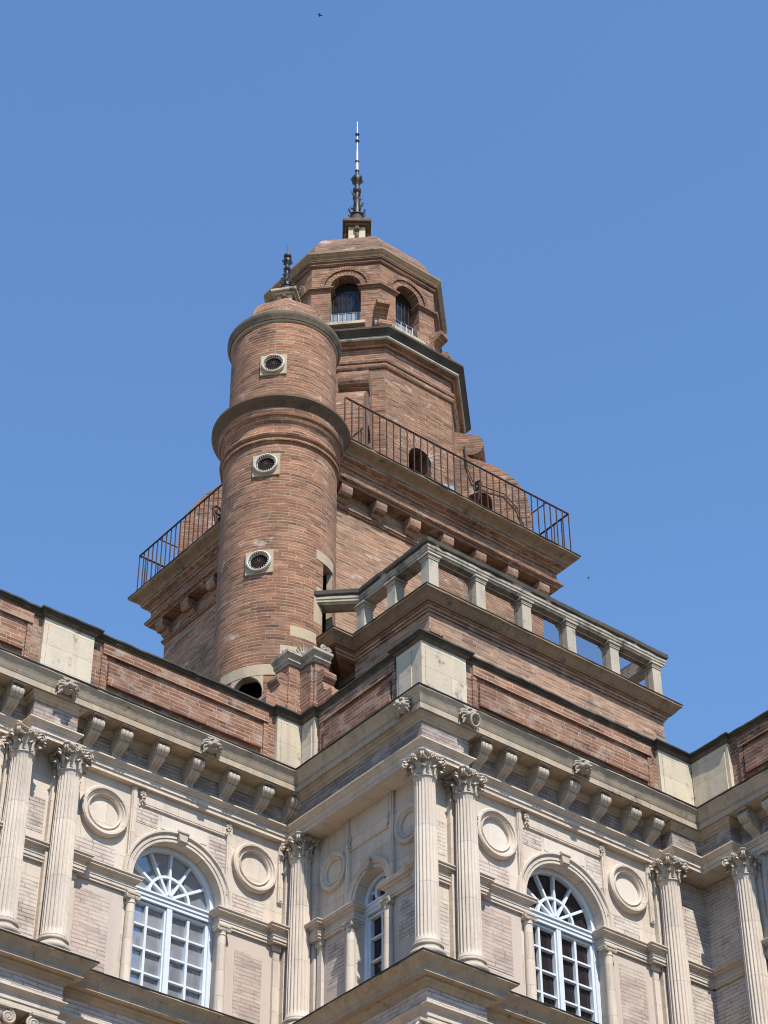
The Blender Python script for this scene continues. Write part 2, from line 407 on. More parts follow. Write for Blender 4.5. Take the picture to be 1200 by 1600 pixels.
def base_mesh(r):
    mb = MB(); k = r*1.42
    mb.box(-k, k, -k, k, 0, .10)
    pr = [(k*.9, .10)]
    for i in range(9): a = -pi/2+pi*i/8; pr.append((k*.88+.045*cos(a), .15+.05*sin(a)))
    pr += [(k*.84, .21), (k*.80, .235), (k*.83, .25)]
    for i in range(9): a = -pi/2+pi*i/8; pr.append((r*1.10+.03*cos(a), .28+.03*sin(a)))
    pr += [(r*1.06, .315), (r*1.06, .335)]
    mb.lathe(pr, n=40); return mb.mesh('base', [M['stone_carved']], 50)
def capital_mesh(r, h, reach):
    mb = MB()
    # astragal and bell
    pr = [(r, -.03)]
    for i in range(7): a = -pi/2+pi*i/6; pr.append((r+.012+.016*cos(a), -.012+.016*sin(a)))
    pr += [(r*.97, .01), (r*.98, h*.35), (r*1.04, h*.6), (r*1.22, h*.8), (r*1.42, h*.88)]
    mb.lathe(pr, n=32)
    def leaf(ang, z0, hh, wd, lean, curl):
        m = 9; wn = 6; vs = []
        for i in range(m+1):
            t = i/m
            if t < .72: rr = r*1.0+.012+lean*(t/.72)**2; zz = z0+hh*t/.72
            else:
                q = (t-.72)/.28*pi*.95; rr = r*1.0+.012+lean+curl*(1-cos(q))*.9; zz = z0+hh+curl*sin(q)*.55-(q/pi)*curl*.55
            ww = wd*(1.0-.18*t if t < .6 else (.892-(t-.6)*1.35)); ww *= 1+.16*((i % 2)*2-1)*(1 if t < .85 else .3)
            for j in range(wn+1):
                s_ = j/wn*2-1; bulge = .012*(1-s_*s_)+(.008 if j == wn//2 else 0)
                th = ang+ww*s_/rr*.5
                vs.append(((rr+bulge-.012*abs(s_))*cos(th), (rr+bulge-.012*abs(s_))*sin(th), zz-.012*s_*s_))
        fs = [(i*(wn+1)+j, i*(wn+1)+j+1, (i+1)*(wn+1)+j+1, (i+1)*(wn+1)+j) for i in range(m) for j in range(wn)]
        o = len(vs); vs2 = [(x*.965, y*.965, z-.008) for x, y, z in vs]
        fs2 = [tuple(o+k for k in f[::-1]) for f in fs]
        mb.add(vs+vs2, fs+fs2)
    for k in range(8): leaf(2*pi*k/8, .0, h*.34, .12, .02, .045)
    for k in range(8): leaf(2*pi*(k+.5)/8, .02, h*.58, .11, .045, .05)
    for k in range(8): leaf(2*pi*(k+.5)/8+.0, h*.45, h*.32, .05, .09, .03)
    for k in range(4):
        a = pi/4+k*pi/2
        for sgn in (-1, 1):
            pts = []; rad = []
            for i in range(6):
                t = i/5; rr = r*1.05+(reach*.86-r*1.05)*t**1.3; off = sgn*.09*(1-t)**.8
                pts.append((rr*cos(a)-off*sin(a), rr*sin(a)+off*cos(a), h*.5+(h*.33)*t**.8)); rad.append(.012+.006*t)
            cx = reach*.82; cz = h*.74
            for i in range(1, 15):
                t = i/14; q = pi*.42-t*pi*2.5; R = .052*(1-t*.78)
                rr = cx+R*cos(q)+.012; off = sgn*.016
                pts.append((rr*cos(a)-off*sin(a), rr*sin(a)+off*cos(a), cz+R*sin(q))); rad.append(.017-.006*t)
            mb.tube(pts, rad, 6)
        # inner helices and rosette on each face
        b_ = k*pi/2
        for sgn in (-1, 1):
            pts = []
            for i in range(14):
                t = i/13; q = pi*.9-t*pi*2.2; R = .034*(1-t*.75); off = sgn*(.045+R*cos(q)); rr = r*1.4+.025
                pts.append((rr*cos(b_)-off*sin(b_), rr*sin(b_)+off*cos(b_), h*.77+R*sin(q)))
            mb.tube(pts, .010, 5)
        for q in range(6):
            aa = q*pi/3; rr = reach*.70
            mb.blob((rr*cos(b_)-.024*cos(aa)*sin(b_), rr*sin(b_)+.024*cos(aa)*cos(b_), h*.93+.024*sin(aa)), .020, 6, 4)
        mb.blob((reach*.73*cos(b_), reach*.73*sin(b_), h*.93), .02, 6, 4)
    # abacus with hollow sides
    def ab(sc, n=7):
        out = []
        for k in range(4):
            a0 = pi/4+k*pi/2-.11; a1 = pi/4+k*pi/2+.11
            out.append((reach*sc*cos(a0), reach*sc*sin(a0))); out.append((reach*sc*cos(a1), reach*sc*sin(a1)))
            b0 = a1; b1 = pi/4+(k+1)*pi/2-.11
            p0 = Vector((reach*sc*cos(b0), reach*sc*sin(b0))); p1 = Vector((reach*sc*cos(b1), reach*sc*sin(b1))); mid = (p0+p1)/2
            for i in range(1, n):
                t = i/n; p = p0.lerp(p1, t); p -= mid.normalized()*.055*sin(pi*t); out.append((p.x, p.y))
        return out
    lev = [(.93, h*.87), (.95, h*.90), (1.0, h*.93), (1.03, h*.96), (1.03, h)]
    rings = [ab(s_) for s_, z in lev]; q = len(rings[0]); vs = []
    for rg, (s_, z) in zip(rings, lev): vs += [(x, y, z) for x, y in rg]
    fs = [tuple(range(q))[::-1], tuple(range(q*(len(lev)-1), q*len(lev)))]
    for i in range(len(lev)-1):
        for j in range(q): k = (j+1) % q; fs.append((i*q+j, i*q+k, (i+1)*q+k, (i+1)*q+j))
    mb.add(vs, fs)
    return mb.mesh('capital', [M['stone_carved']], 40)
Z_SILL, Z_NECK, Z_ARCH = 13.79, 16.82, 17.18
SHAFT = shaft_mesh(.183, .158, Z_NECK-(Z_SILL+.335))
BASE = base_mesh(.183)
CAP = capital_mesh(.158, Z_ARCH-Z_NECK-.004, .325)
def column(parent, x, y):
    s_ = part('column', SHAFT, [], parent, (x, y, Z_SILL+.335))
    part('base', BASE, [], s_, (0, 0, -.335), local=True)
    part('capital', CAP, [], s_, (0, 0, Z_NECK-Z_SILL-.335), local=True)
# ionic order of the storey below
def ionic_cap_mesh(r, h=.27, vr=.105):
    mb = MB()
    mb.lathe([(r, -.03), (r+.02, -.015), (r+.02, .0), (r*.98, .02), (r*1.0, .05), (r*1.22, .10), (r*1.22, .13), (r, .14)], n=28)
    for sx in (-1, 1):
        for sy in (-1, 1):
            pts = []
            for i in range(26):
                t = i/25; q = pi/2-sx*-1*t*pi*4.2 if sx > 0 else pi/2-t*pi*4.2*-1
                q = pi/2+(-sx)*0+(-1 if sx > 0 else 1)*t*pi*4.2
                R = vr*(1-t*.85); pts.append((sx*r*1.22+R*cos(q), sy*(r*.95), .10+R*sin(q)))
            mb.tube(pts, .022, 6)
        # bolster between the volutes
        vs = []
        pr = [(-r*.93, .088), (-r*.5, .062), (0, .055), (r*.5, .062), (r*.93, .088)]
        n = 14
        for y, R in pr:
            for k in range(n): a = 2*pi*k/n; vs.append((sx*r*1.22+R*cos(a), y, .10+R*sin(a)))
        fs = [tuple(range(n)), tuple(range((len(pr)-1)*n, len(pr)*n))[::-1]]
        for i in range(len(pr)-1):
            for k in range(n): l = (k+1) % n; fs.append((i*n+k, (i+1)*n+k, (i+1)*n+l, i*n+l))
        mb.add(vs, fs)
        for sy in (-1, 1):
            for q in range(5): a = 2*pi*q/5; mb.blob((sx*r*1.22+.026*cos(a), sy*(r*.98), .10+.026*sin(a)), .018, 6, 4)
            mb.blob((sx*r*1.22, sy*r*1.0, .10), .02, 6, 4)
    mb.box(-r*1.22, r*1.22, -r*.93, r*.93, .15, h-.05); mb.bevbox(-r*1.5, r*1.5, -r*1.2, r*1.2, h-.06, h, .012)
    return mb.mesh('capital', [M['stone_carved']], 40)
Z_IA = 12.93
ISHAFT = shaft_mesh(.20, .172, 3.6); ICAP = ionic_cap_mesh(.172)
def ionic(parent, x, y):
    s_ = part('column', ISHAFT, [], parent, (x, y, Z_IA-.27-3.6))
    part('capital', ICAP, [], s_, (0, 0, 3.6), local=True)
    part('base', BASE, [], s_, (0, 0, -.335), local=True)
# small columns beside the windows
def small_col_mesh():
    mb = MB(); h = 15.37-Z_SILL
    mb.box(-.10, .10, -.10, .10, 0, .04)
    mb.lathe([(.1, .04), (.108, .06), (.1, .085), (.085, .095), (.092, .115), (.08, .13), (.077, .16), (.078, h*.4), (.066, h-.17), (.075, h-.165), (.075, h-.15), (.066, h-.14), (.07, h-.1)], n=20)
    return mb.mesh('small_column', [M['stone']], 40)
def small_cap_mesh():
    mb = MB()
    for sx in (-1, 1):
        pts = [(sx*.075+.042*(1-t*.8)*cos(pi/2-sx*t*pi*3.5), -.07, .045+.042*(1-t*.8)*sin(pi/2-sx*t*pi*3.5)) for t in [i/16 for i in range(17)]]
        mb.tube(pts, .014, 6)
        mb.tube([(sx*.075, -.07, .045), (sx*.075, .07, .045)], .036, 10)
    mb.lathe([(.066, 0), (.085, .03), (.085, .06), (.05, .07)], n=20)
    mb.bevbox(-.11, .11, -.09, .09, .07, .115, .008)
    return mb.mesh('capital', [M['stone_carved']], 40)
SCOL, SCAP = small_col_mesh(), small_cap_mesh()

# ---------- modillion, lion head, medallion
def modillion_mesh(wd=.205, top=17.862, bot=17.44, front=.15, back=.47):
    mb = MB(); m = 22; wn = 18; vs = []
    cur = []
    R = .098
    for i in range(9):     # roll at the front top
        q = pi*.5+pi*1.02*i/8; cur.append((front+R+R*cos(q)*1.0, top-.012-R+R*sin(q)))
    x0, z0 = cur[-1]
    for i in range(1, m-8):
        t = i/(m-9); x = x0+(back-.04-x0)*(t**.9)-.045*sin(pi*t*2); z = z0+(bot-z0)*t; cur.append((x, z))
    n = len(cur)
    for i, (o, z) in enumerate(cur):
        o0, z0_ = cur[max(i-1, 0)]; o1, z1 = cur[min(i+1, n-1)]; tx, tz = o1-o0, z1-z0_; L = sqrt(tx*tx+tz*tz)+1e-9; nx, nz = tz/L, -tx/L
        taper = 1-.18*i/n
        for j in range(wn+1):
            s_ = j/wn; d = .014*abs(sin(s_*pi*3))-.007+(.010 if j in (0, wn) else 0)
            vs.append(((s_-.5)*wd*taper, o+nx*d, z+nz*d))
    fs = [(i*(wn+1)+j, (i+1)*(wn+1)+j, (i+1)*(wn+1)+j+1, i*(wn+1)+j+1) for i in range(n-1) for j in range(wn)]
    b = len(vs)
    for i, (o, z) in enumerate(cur): vs += [(-wd/2*(1-.18*i/n), back+.03, max(z, bot)), (wd/2*(1-.18*i/n), back+.03, max(z, bot))]
    for i in range(n-1):
        fs.append((i*(wn+1), b+i*2, b+i*2+2, (i+1)*(wn+1)))
        fs.append((i*(wn+1)+wn, (i+1)*(wn+1)+wn, b+i*2+3, b+i*2+1))
    mb.add(vs, fs)
    # spiral ends, and near-black blobs painting the shade of drilled eyes
    for sx in (-1, 1):
        pts = [(sx*(wd/2+.002), front+R+(R*.95*(1-t*.85))*cos(pi*.5+t*pi*3.6), top-.012-R+(R*.95*(1-t*.85))*sin(pi*.5+t*pi*3.6)) for t in [i/20 for i in range(21)]]
        mb.tube(pts, .011, 5)
    for sx in (-1, 0, 1):
        pass
    k0 = len(mb.f)
    for sx in (-1, 0, 1): mb.blob((sx*.062, front+.012, top-.062), (.017, .017, .014), 7, 5, 1)
    mb.box(-wd/2-.02, wd/2+.02, front-.03, back, top-.016, top+.001)
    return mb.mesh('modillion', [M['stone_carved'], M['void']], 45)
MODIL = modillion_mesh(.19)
def lion_mesh(ring=False, seed=1):
    rnd = random.Random(seed); mb = MB()
    # faces -y, mounted at y=0
    mb.blob((0, -.03, 0), (.105, .10, .125), 14, 10)
    mb.blob((0, -.115, -.035), (.062, .06, .045), 10, 7)
    mb.blob((0, -.125, .01), (.028, .045, .05), 8, 6)
    mb.blob((0, -.10, -.10), (.045, .04, .025), 8, 6)
    for sx in (-1, 1):
        mb.blob((sx*.036, -.155, -.035), (.032, .026, .027), 8, 6)
        mb.blob((sx*.052, -.105, .055), (.038, .03, .018), 8, 5, rotm=Matrix.Rotation(sx*.4, 3, 'Y'))
        mb.blob((sx*.046, -.108, .027), (.016, .014, .012), 7, 5)
        mb.blob((sx*.075, -.08, -.03), (.04, .045, .05), 8, 6)
        mb.blob((sx*.095, -.045, .105), (.026, .022, .04), 8, 6, rotm=Matrix.Rotation(sx*.5, 3, 'Y'))
    for k in range(16):
        a = pi*.5+2*pi*k/16; R = .13+rnd.uniform(-.006, .02); L = rnd.uniform(.04, .075)
        ca, sa = cos(a), sin(a)
        if sa < -.75: continue
        p0 = Vector((ca*.09, -.05, sa*.10)); p1 = Vector((ca*R, -.03, sa*R)); p2 = Vector((ca*(R+L*.45)+rnd.uniform(-.02, .02), -.015, sa*(R+L*.45)-.02)); p3 = p2+Vector((ca*.02, -.02, -.03))
        mb.tube([p0, p1, p2, p3], [.03, .028, .02, .006], 6)
    if ring:
        pts = [(.082*cos(a), -.15-.02*sin(a), -.135+.095*sin(a)) for a in [2*pi*i/28 for i in range(28)]]
        mb.tube(pts, .017, 7, closed=True)
    mb.xform(Matrix.Scale(1.06, 4)); return mb.mesh('lion_head', [M['lion']], 60)
LION = lion_mesh(); LIONR = lion_mesh(True, 3)
def medallion_mb(u, z, R, r):
    mb = MB(); vs = []; n = 48
    k = R/.41
    k *= 1.45; prof = [(R, WO+.01), (R, WO-.055*k), (R-.014*k, WO-.068*k), (R-.038*k, WO-.068*k), (R-.045*k, WO-.052*k), (R-.058*k, WO-.050*k), (R-.07*k, WO-.03*k), (R-.08*k, WO-.028*k), (R-.086*k, WO-.048*k), (r+.02, WO-.048*k), (r, WO-.035*k), (r-.005, WO-.004), (0, WO-.004)]
    for rr, o in prof:
        for i in range(n): a = 2*pi*i/n; vs.append((u+rr*cos(a), o, z+rr*sin(a)))
    fs = []
    for q in range(len(prof)-2):
        for i in range(n): j = (i+1) % n; fs.append((q*n+i, q*n+j, (q+1)*n+j, (q+1)*n+i))
    q = len(prof)-2; fs.append(tuple(q*n+i for i in range(n)))
    vs = vs[:(q+1)*n]
    mb.add(vs, fs, 0)
    mb.m[-1] = 1
    return mb

# ---------- wall with an arched hole, in bay coordinates (u, o, z)
def arch_wall(u0, u1, z0, z1, uc, R, zs, depth=.36, o=WO):
    mb = MB(); n = 28
    def q(a, b, c, d, mi=0): mb.add([a, b, c, d], [(0, 1, 2, 3)], mi)
    q((u0, o, z0), (uc-R, o, z0), (uc-R, o, z1), (u0, o, z1)); q((uc+R, o, z0), (u1, o, z0), (u1, o, z1), (uc+R, o, z1))
    A = [(uc-R*cos(pi*i/n), zs+R*sin(pi*i/n)) for i in range(n+1)]
    for i in range(n): q((A[i][0], o, A[i][1]), (A[i+1][0], o, A[i+1][1]), (A[i+1][0], o, z1), (A[i][0], o, z1))
    E = [(uc-R, z0)]+A+[(uc+R, z0)]
    for i in range(len(E)-1): q((E[i][0], o, E[i][1]), (E[i][0], o+depth, E[i][1]), (E[i+1][0], o+depth, E[i+1][1]), (E[i+1][0], o, E[i+1][1]))
    return mb
def ring_mb(uc, zs, R, prof, n=36, a0=0., a1=pi):
    mb = MB(); vs = []; q = len(prof)
    for i in range(n+1):
        a = a0+(a1-a0)*i/n
        for d, o in prof: vs.append((uc+(R+d)*cos(a), o, zs+(R+d)*sin(a)))
    fs = [(i*q+k, i*q+(k+1) % q, (i+1)*q+(k+1) % q, (i+1)*q+k) for i in range(n) for k in range(q)]
    fs += [tuple(range(q))[::-1], tuple(range(n*q, (n+1)*q))]
    mb.add(vs, fs); return mb
IMPOST = [(-.02, 15.37), (.045, 15.37), (.045, 15.405), (.06, 15.41), (.06, 15.455), (.07, 15.462), (.07, 15.475), (.045, 15.485), (.045, 15.555), (.075, 15.565), (.085, 15.585), (.125, 15.59), (.125, 15.612), (.145, 15.63), (.145, 15.648), (-.02, 15.668)]

def bay(T, x0, y0, rz, k):
    loc = (x0, y0, 0)
    def P(name, mb, mats, smooth=None): return part(name, mb, mats, T, loc, rz, smooth)
    uc, R, zs = k['uc'], k['R'], 15.70
    # wall with patches of exposed courses
    mb = arch_wall(k['u0'], k['u1'], Z_SILL-.2, Z_ARCH+.05, uc, R, zs)
    for (a, b, c, d, mi) in k['patch']:
        t = {1: .006, 2: .004, 3: .008}[mi]; mb.box(a, b, WO-t, WO+.02, c, d, mi)
    P('wall', mb, ['stone', 'lime_brick', 'pink', 'stone_pale', 'pink_brick'])
    av = ring_mb(uc, zs-.0, R, [(-.002, WO+.02), (-.002, WO-.028), (.05, WO-.028), (.052, WO-.042), (.115, WO-.042), (.12, WO-.06), (.135, WO-.075), (.165, WO-.075), (.175, WO-.05), (.18, WO+.02)] if R > .6 else [(-.002, WO+.02), (-.002, WO-.025), (.06, WO-.025), (.062, WO-.045), (.11, WO-.05), (.13, WO-.07), (.15, WO-.06), (.155, WO+.02)])
    a_ = P('archivolt', av, 'stone', 40)
    ks = MB(); s_ = .8 if R > .6 else .65
    ks.prism([(uc-.075*s_, zs+R-.02), (uc+.075*s_, zs+R-.02), (uc+.11*s_, zs+R+.20*s_), (uc-.11*s_, zs+R+.20*s_)], 'y', WO-.10, WO+.01)
    ks.tube([(uc-.12*s_, WO-.085, zs+R+.20*s_), (uc+.12*s_, WO-.085, zs+R+.20*s_)], .042*s_, 12)
    ks.tube([(uc-.08*s_, WO-.10, zs+R+.01), (uc+.08*s_, WO-.10, zs+R+.01)], .024*s_, 10)
    part('keystone', ks, 'stone_carved', a_, smooth=40, local=True)
    # imposts
    for path in k['imposts']:
        m2 = MB(); m2.sweep(path, IMPOST); P('impost', m2, 'stone')
    for u in k['smcol']:
        c_ = part('small_column', SCOL, [], T, Vector(loc)+Matrix.Rotation(rz, 3, 'Z') @ Vector((u, .555, Z_SILL)), rz)
        part('capital', SCAP, [], c_, (0, 0, 15.37-Z_SILL-.115), local=True)
    for u in k['pil']:
        m2 = MB(); m2.bevbox(u-.055, u+.055, .545, WO+.01, Z_SILL, 15.27, .006); m2.bevbox(u-.068, u+.068, .53, WO+.01, Z_SILL, Z_SILL+.07, .008)
        m2.tube([(u-.07, .545, 15.30), (u+.07, .545, 15.30)], .034, 10); m2.bevbox(u-.075, u+.075, .52, WO+.01, 15.325, 15.372, .006); P('pilaster', m2, 'stone')
    for u, zb, zt in k['strip']:
        m2 = MB(); m2.bevbox(u-.045, u+.045, WO-.045, WO+.01, zb, zt, .008); m2.bevbox(u-.022, u+.022, WO-.055, WO-.04, zb+.03, zt, .004); P('pilaster_strip', m2, 'stone')
    for u in k['colpil']:
        m2 = MB(); m2.bevbox(u-.175, u+.175, .515, WO+.01, Z_SILL, Z_ARCH, .008); P('pilaster', m2, 'stone')
    for u, z, R_, r_ in k['med']:
        P('medallion', medallion_mb(u, z, R_, r_), ['stone', k.get('medin', 'stone_pale')], 40)
    t0, t1, tz0 = k['tab']
    m2 = MB(); m2.bevbox(t0, t1, WO-.030, WO+.01, tz0, Z_ARCH+.02, .006); m2.bevbox(t0+.03, t1-.03, WO-.036, WO-.02, tz0+.03, Z_ARCH+.01, .004)
    tb = P('tablet', m2, 'stone')
    for u in (t0, t1):
        m3 = MB(); z = tz0+.14
        rnd = random.Random(int(u*100))
        for q in range(7):
            a = 2*pi*q/7; m3.blob((u+.035*cos(a), WO-.05, z+.05*sin(a)+.02), (.022, .02, .028), 6, 5)
        m3.blob((u, WO-.06, z+.02), .02, 6, 5)
        for sg in (-1, 1): m3.tube([(u, WO-.045, z-.03), (u+sg*.02, WO-.05, z-.09), (u+sg*.045, WO-.045, z-.12), (u+sg*.05, WO-.045, z-.09)], .011, 5)
        part('rosette', m3, 'stone_carved', tb, smooth=50, local=True)
    # window
    go = .865
    ow = R-.005
    fr = MB()
    fo = .765
    # outer frame : two jambs, arched head, all in the one window paint, transom
    hd = ring_mb(uc, zs, ow-.07, [(0, .89), (0, fo+.01), (.03, fo), (.07, fo), (.07, .89)], 32)
    win = P('window', hd, 'paint', 40)
    for a_0 in (uc-ow, uc+ow-.075):
        fr = MB(); fr.bevbox(a_0, a_0+.075, fo, .89, Z_SILL-.1, zs, .006); part('jamb', fr, 'paint', win, local=True)
    tr = MB(); tr.sweep([(uc-ow+.01, fo), (uc+ow-.01, fo)], [(-.09, 15.49), (.012, 15.49), (.012, 15.545), (.028, 15.55), (.028, 15.60), (.05, 15.615), (.05, 15.645), (.02, 15.66), (.0, 15.665), (-.09, 15.665)])
    part('transom', tr, 'paint', win, local=True)
    gl = MB(); n = 32
    vs = [(uc-ow, go, Z_SILL-.1), (uc+ow, go, Z_SILL-.1)]+[(uc+ow*cos(pi*i/n), go, zs+ow*sin(pi*i/n)) for i in range(n+1)]
    gl.add(vs, [tuple(range(len(vs)))]); part('glass_pane', gl, k['glass'], win, local=True)
    back = MB(); back.box(uc-ow-.02, uc+ow+.02, go+.015, go+.06, Z_SILL-.15, zs+ow+.02); part('dark_backing', back, 'void', win, local=True)  # near-black sheet standing in for the unlit room behind the pane
    # casements
    zr = [15.47-.372*i for i in range(1, 5)]
    def casement(a, b, vb, stiles):
        c_ = MB(); f0, f1 = .79, .88
        c_.bevbox(a, a+stiles[0], f0, f1, Z_SILL-.1, 15.475, .005); c_.bevbox(b-stiles[1], b, f0, f1, Z_SILL-.1, 15.475, .005)
        c_.bevbox(a+stiles[0], b-stiles[1], f0+.004, f1, 15.43, 15.475, .004)
        for u in vb: c_.bevbox(u-.021, u+.021, f0+.012, f1, Z_SILL-.1, 15.43, .005)
        for z in zr:
            us = [a+stiles[0]]+[x for u in vb for x in (u-.021, u+.021)]+[b-stiles[1]]
            for q in range(0, len(us), 2): c_.bevbox(us[q], us[q+1], f0+.016, f1, z-.018, z+.018, .004)
        part('casement', c_, 'paint', win, local=True)
    il, ir = uc-ow+.075, uc+ow-.075
    if R > .6:
        mid = uc
        casement(il, mid, [(il+.05+mid-.07)/2], (.05, .07)); casement(mid+.002, ir, [(mid+.07+ir-.05)/2], (.07, .05))
        pm = MB(); pm.bevbox(mid-.045, mid+.045, .755, .80, Z_SILL-.1, 15.488, .012); part('meeting_stile', pm, 'paint', win, local=True)
    else:
        casement(il, ir, [uc], (.045, .045))
    # fanlight
    fl = MB(); rf = ow-.075
    if R > .6:
        ri = rf*.50
        for i in range(5):
            a = pi*(i+1)/6; ca, sa = cos(a), sin(a); wd = .020
            p = [(-wd, 0), (wd, 0)]
            pts = []
            for rr in (.04, rf):
                for s_ in (-wd, wd):
                    for o in (.80, .875): pts.append((uc+rr*ca-s_*sa, o, 15.665+.0+(rr*sa+s_*ca)*(rf+zs-15.665)/rf))
            fl.add(pts, [(0, 2, 6, 4), (0, 4, 5, 1), (2, 3, 7, 6), (4, 6, 7, 5)])
        fl2 = ring_mb(uc, 15.66, ri, [(-.022, .875), (-.022, .797), (.022, .797), (.022, .875)], 24)
        fl.add(fl2.v, fl2.f)
    else:
        fl2 = ring_mb(uc, 15.82, .15, [(-.025, .875), (-.025, .797), (.03, .797), (.03, .875)], 28, 0, 2*pi); fl.add(fl2.v, fl2.f)
        for a in (pi*.08, pi*.92, pi*.5):
            fl.tube([(uc+.17*cos(a), .83, 15.82+.17*sin(a)), (uc+rf*.98*cos(a), .83, 15.80+rf*.9*sin(a))], .022, 6)
    part('fanlight', fl, 'paint', win, smooth=35, local=True)

def mods(T, x0, y0, rz, us):
    for u in us:
        part('modillion', MODIL, [], T, Vector((x0, y0, 0))+Matrix.Rotation(rz, 3, 'Z') @ Vector((u, 0, 0)), rz)

FULL = dict(uc=2.135, R=.80, smcol=[1.325, 2.945], pil=[.30, 3.955],
            imposts=[[(.20, .75), (.20, .50), (.40, .50), (.40, .60), (1.325, .60), (1.325, .80)], [(2.945, .80), (2.945, .60), (3.87, .60), (3.87, .50), (4.06, .50), (4.06, .75)]],
            strip=[(1.255, 15.668, Z_ARCH), (3.015, 15.9, Z_ARCH), (.245, 16.12, Z_ARCH), (4.005, 16.12, Z_ARCH)],
            colpil=[0, SPAN], med=[(.755, 16.555, .41, .262), (3.495, 16.555, .41, .262)], tab=(1.40, 2.985, 16.92),
            patch=[(.30, 1.02, 15.70, 16.05, 1), (1.34, 1.72, 16.62, 16.86, 1), (2.66, 2.97, 16.40, 16.84, 1), (3.14, 3.72, 15.70, 16.04, 1),
                   (.36, 1.22, Z_SILL-.1, 15.36, 2), (3.05, 3.9, Z_SILL-.1, 15.36, 2), (1.78, 2.62, 16.66, 16.88, 3)])
def fullbay(**kw):
    d = dict(FULL); d['patch'] = list(FULL['patch'])+kw.pop('patch', []); d['imposts'] = list(FULL['imposts'])+kw.pop('imposts', [])
    d['colpil'] = list(FULL['colpil'])+kw.pop('colpil', []); d.update(kw)
    # exposed courses inside the pink render, as one more layer
    return d
ROT = -pi/2
PAIR = [[(-.62, .70), (-.62, .60), (-.18, .60), (-.18, .70)]]
PAIRP = [(-.60, -.22, 15.85, 16.42, 1), (-.62, -.19, Z_SILL, 15.05, 1)]
bay(left_wing, XA0, yA, 0, fullbay(u0=-.45, u1=xB+WO-XA0, medin='stone', glass='glass_grey', imposts=PAIR, patch=PAIRP, colpil=[]))
XA2 = XA0-.805-SPAN
bay(left_wing, XA2, yA, 0, fullbay(u0=XL-XA2, u1=XA0-.45-XA2, glass='glass_grey', imposts=PAIR, patch=PAIRP, colpil=[-.805]))
bay(pavilion, XC0, yC, 0, fullbay(u0=xB+WO-XC0, u1=xD+WO-XC0, glass='glass_dark', imposts=PAIR+[[(4.44, .7), (4.44, .6), (xD+WO-XC0, .6)]],
    patch=PAIRP+[(4.45, xD+WO-XC0-.004, Z_SILL, 15.36, 1), (4.45, xD+WO-XC0-.004, 15.68, Z_ARCH, 1)], colpil=[]))
B = dict(uc=1.51, R=.395, u0=YB0-(yA+WO), u1=YB0-(yC+WO), smcol=[1.065, 1.965], pil=[.30, 2.78], glass='glass_dark',
         imposts=[[(.16, .70), (.16, .50), (.34, .50), (.34, .60), (1.09, .60), (1.09, .80)], [(1.93, .80), (1.93, .60), (2.70, .60), (2.70, .50), (2.822, .50)]],
         strip=[(.965, 15.668, Z_ARCH), (2.04, 15.668, Z_ARCH)], colpil=[0.03], med=[(.615, 16.44, .315, .20), (2.455, 16.44, .315, .20)], tab=(1.01, 1.99, 16.62), medin='stone',
         patch=[(.37, 1.02, Z_SILL-.1, 15.36, 2), (2.02, 2.7, Z_SILL-.1, 15.36, 2), (.45, .85, 14.5, 15.25, 1), (2.15, 2.6, 14.6, 15.3, 1)])
bay(pavilion, xB, YB0, ROT, B)
bay(right_wing, xD, YD0, ROT, fullbay(u0=YD0-(yC+WO), u1=YD0-YR, glass='glass_dark', imposts=[[(YD0-(yC+WO), .6), (-.19, .6), (-.19, .7)]],
    patch=[(YD0-(yC+WO)+.004, -.18, Z_SILL, 15.36, 1), (YD0-(yC+WO)+.004, -.18, 15.68, Z_ARCH, 1)]))
# brick showing through the pink render under the imposts
def courses(T, x0, y0, rz, rects):
    for (a, b, c, d) in rects:
        mb = MB(); mb.box(a, b, WO-.010, WO+.01, c, d); part('exposed_brick', mb, 'pink_brick', T, (x0, y0, 0), rz)
courses(left_wing, XA0, yA, 0, [(.42, 1.0, 13.9, 15.22), (3.22, 3.72, 13.9, 15.1)])
courses(pavilion, XC0, yC, 0, [(.40, 1.02, 14.3, 15.28), (3.2, 3.75, 13.9, 15.2), (.40, .8, 13.9, 14.26)])
courses(right_wing, xD, YD0, ROT, [(.42, 1.0, 13.9, 15.22)])

for u in (-.805, 0): column(left_wing, XA0+u, yA+AX); ionic(left_wing, XA0+u, yA+AX+.08)
for u in (-.805, 0): column(left_wing, XA2+u, yA+AX); ionic(left_wing, XA2+u, yA+AX+.08)
column(pavilion, xB+AX+.02, YB0)              # inner corner, below the side beam
for u in (-.79, 0, SPAN): column(pavilion, XC0+u, yC+AX)
for u in (-.79, 0, SPAN): ionic(pavilion, XC0+u, yC+AX+.08)
for v in (0, SPAN): column(right_wing, xD+AX, YD0-v); ionic(right_wing, xD+AX+.08, YD0-v)

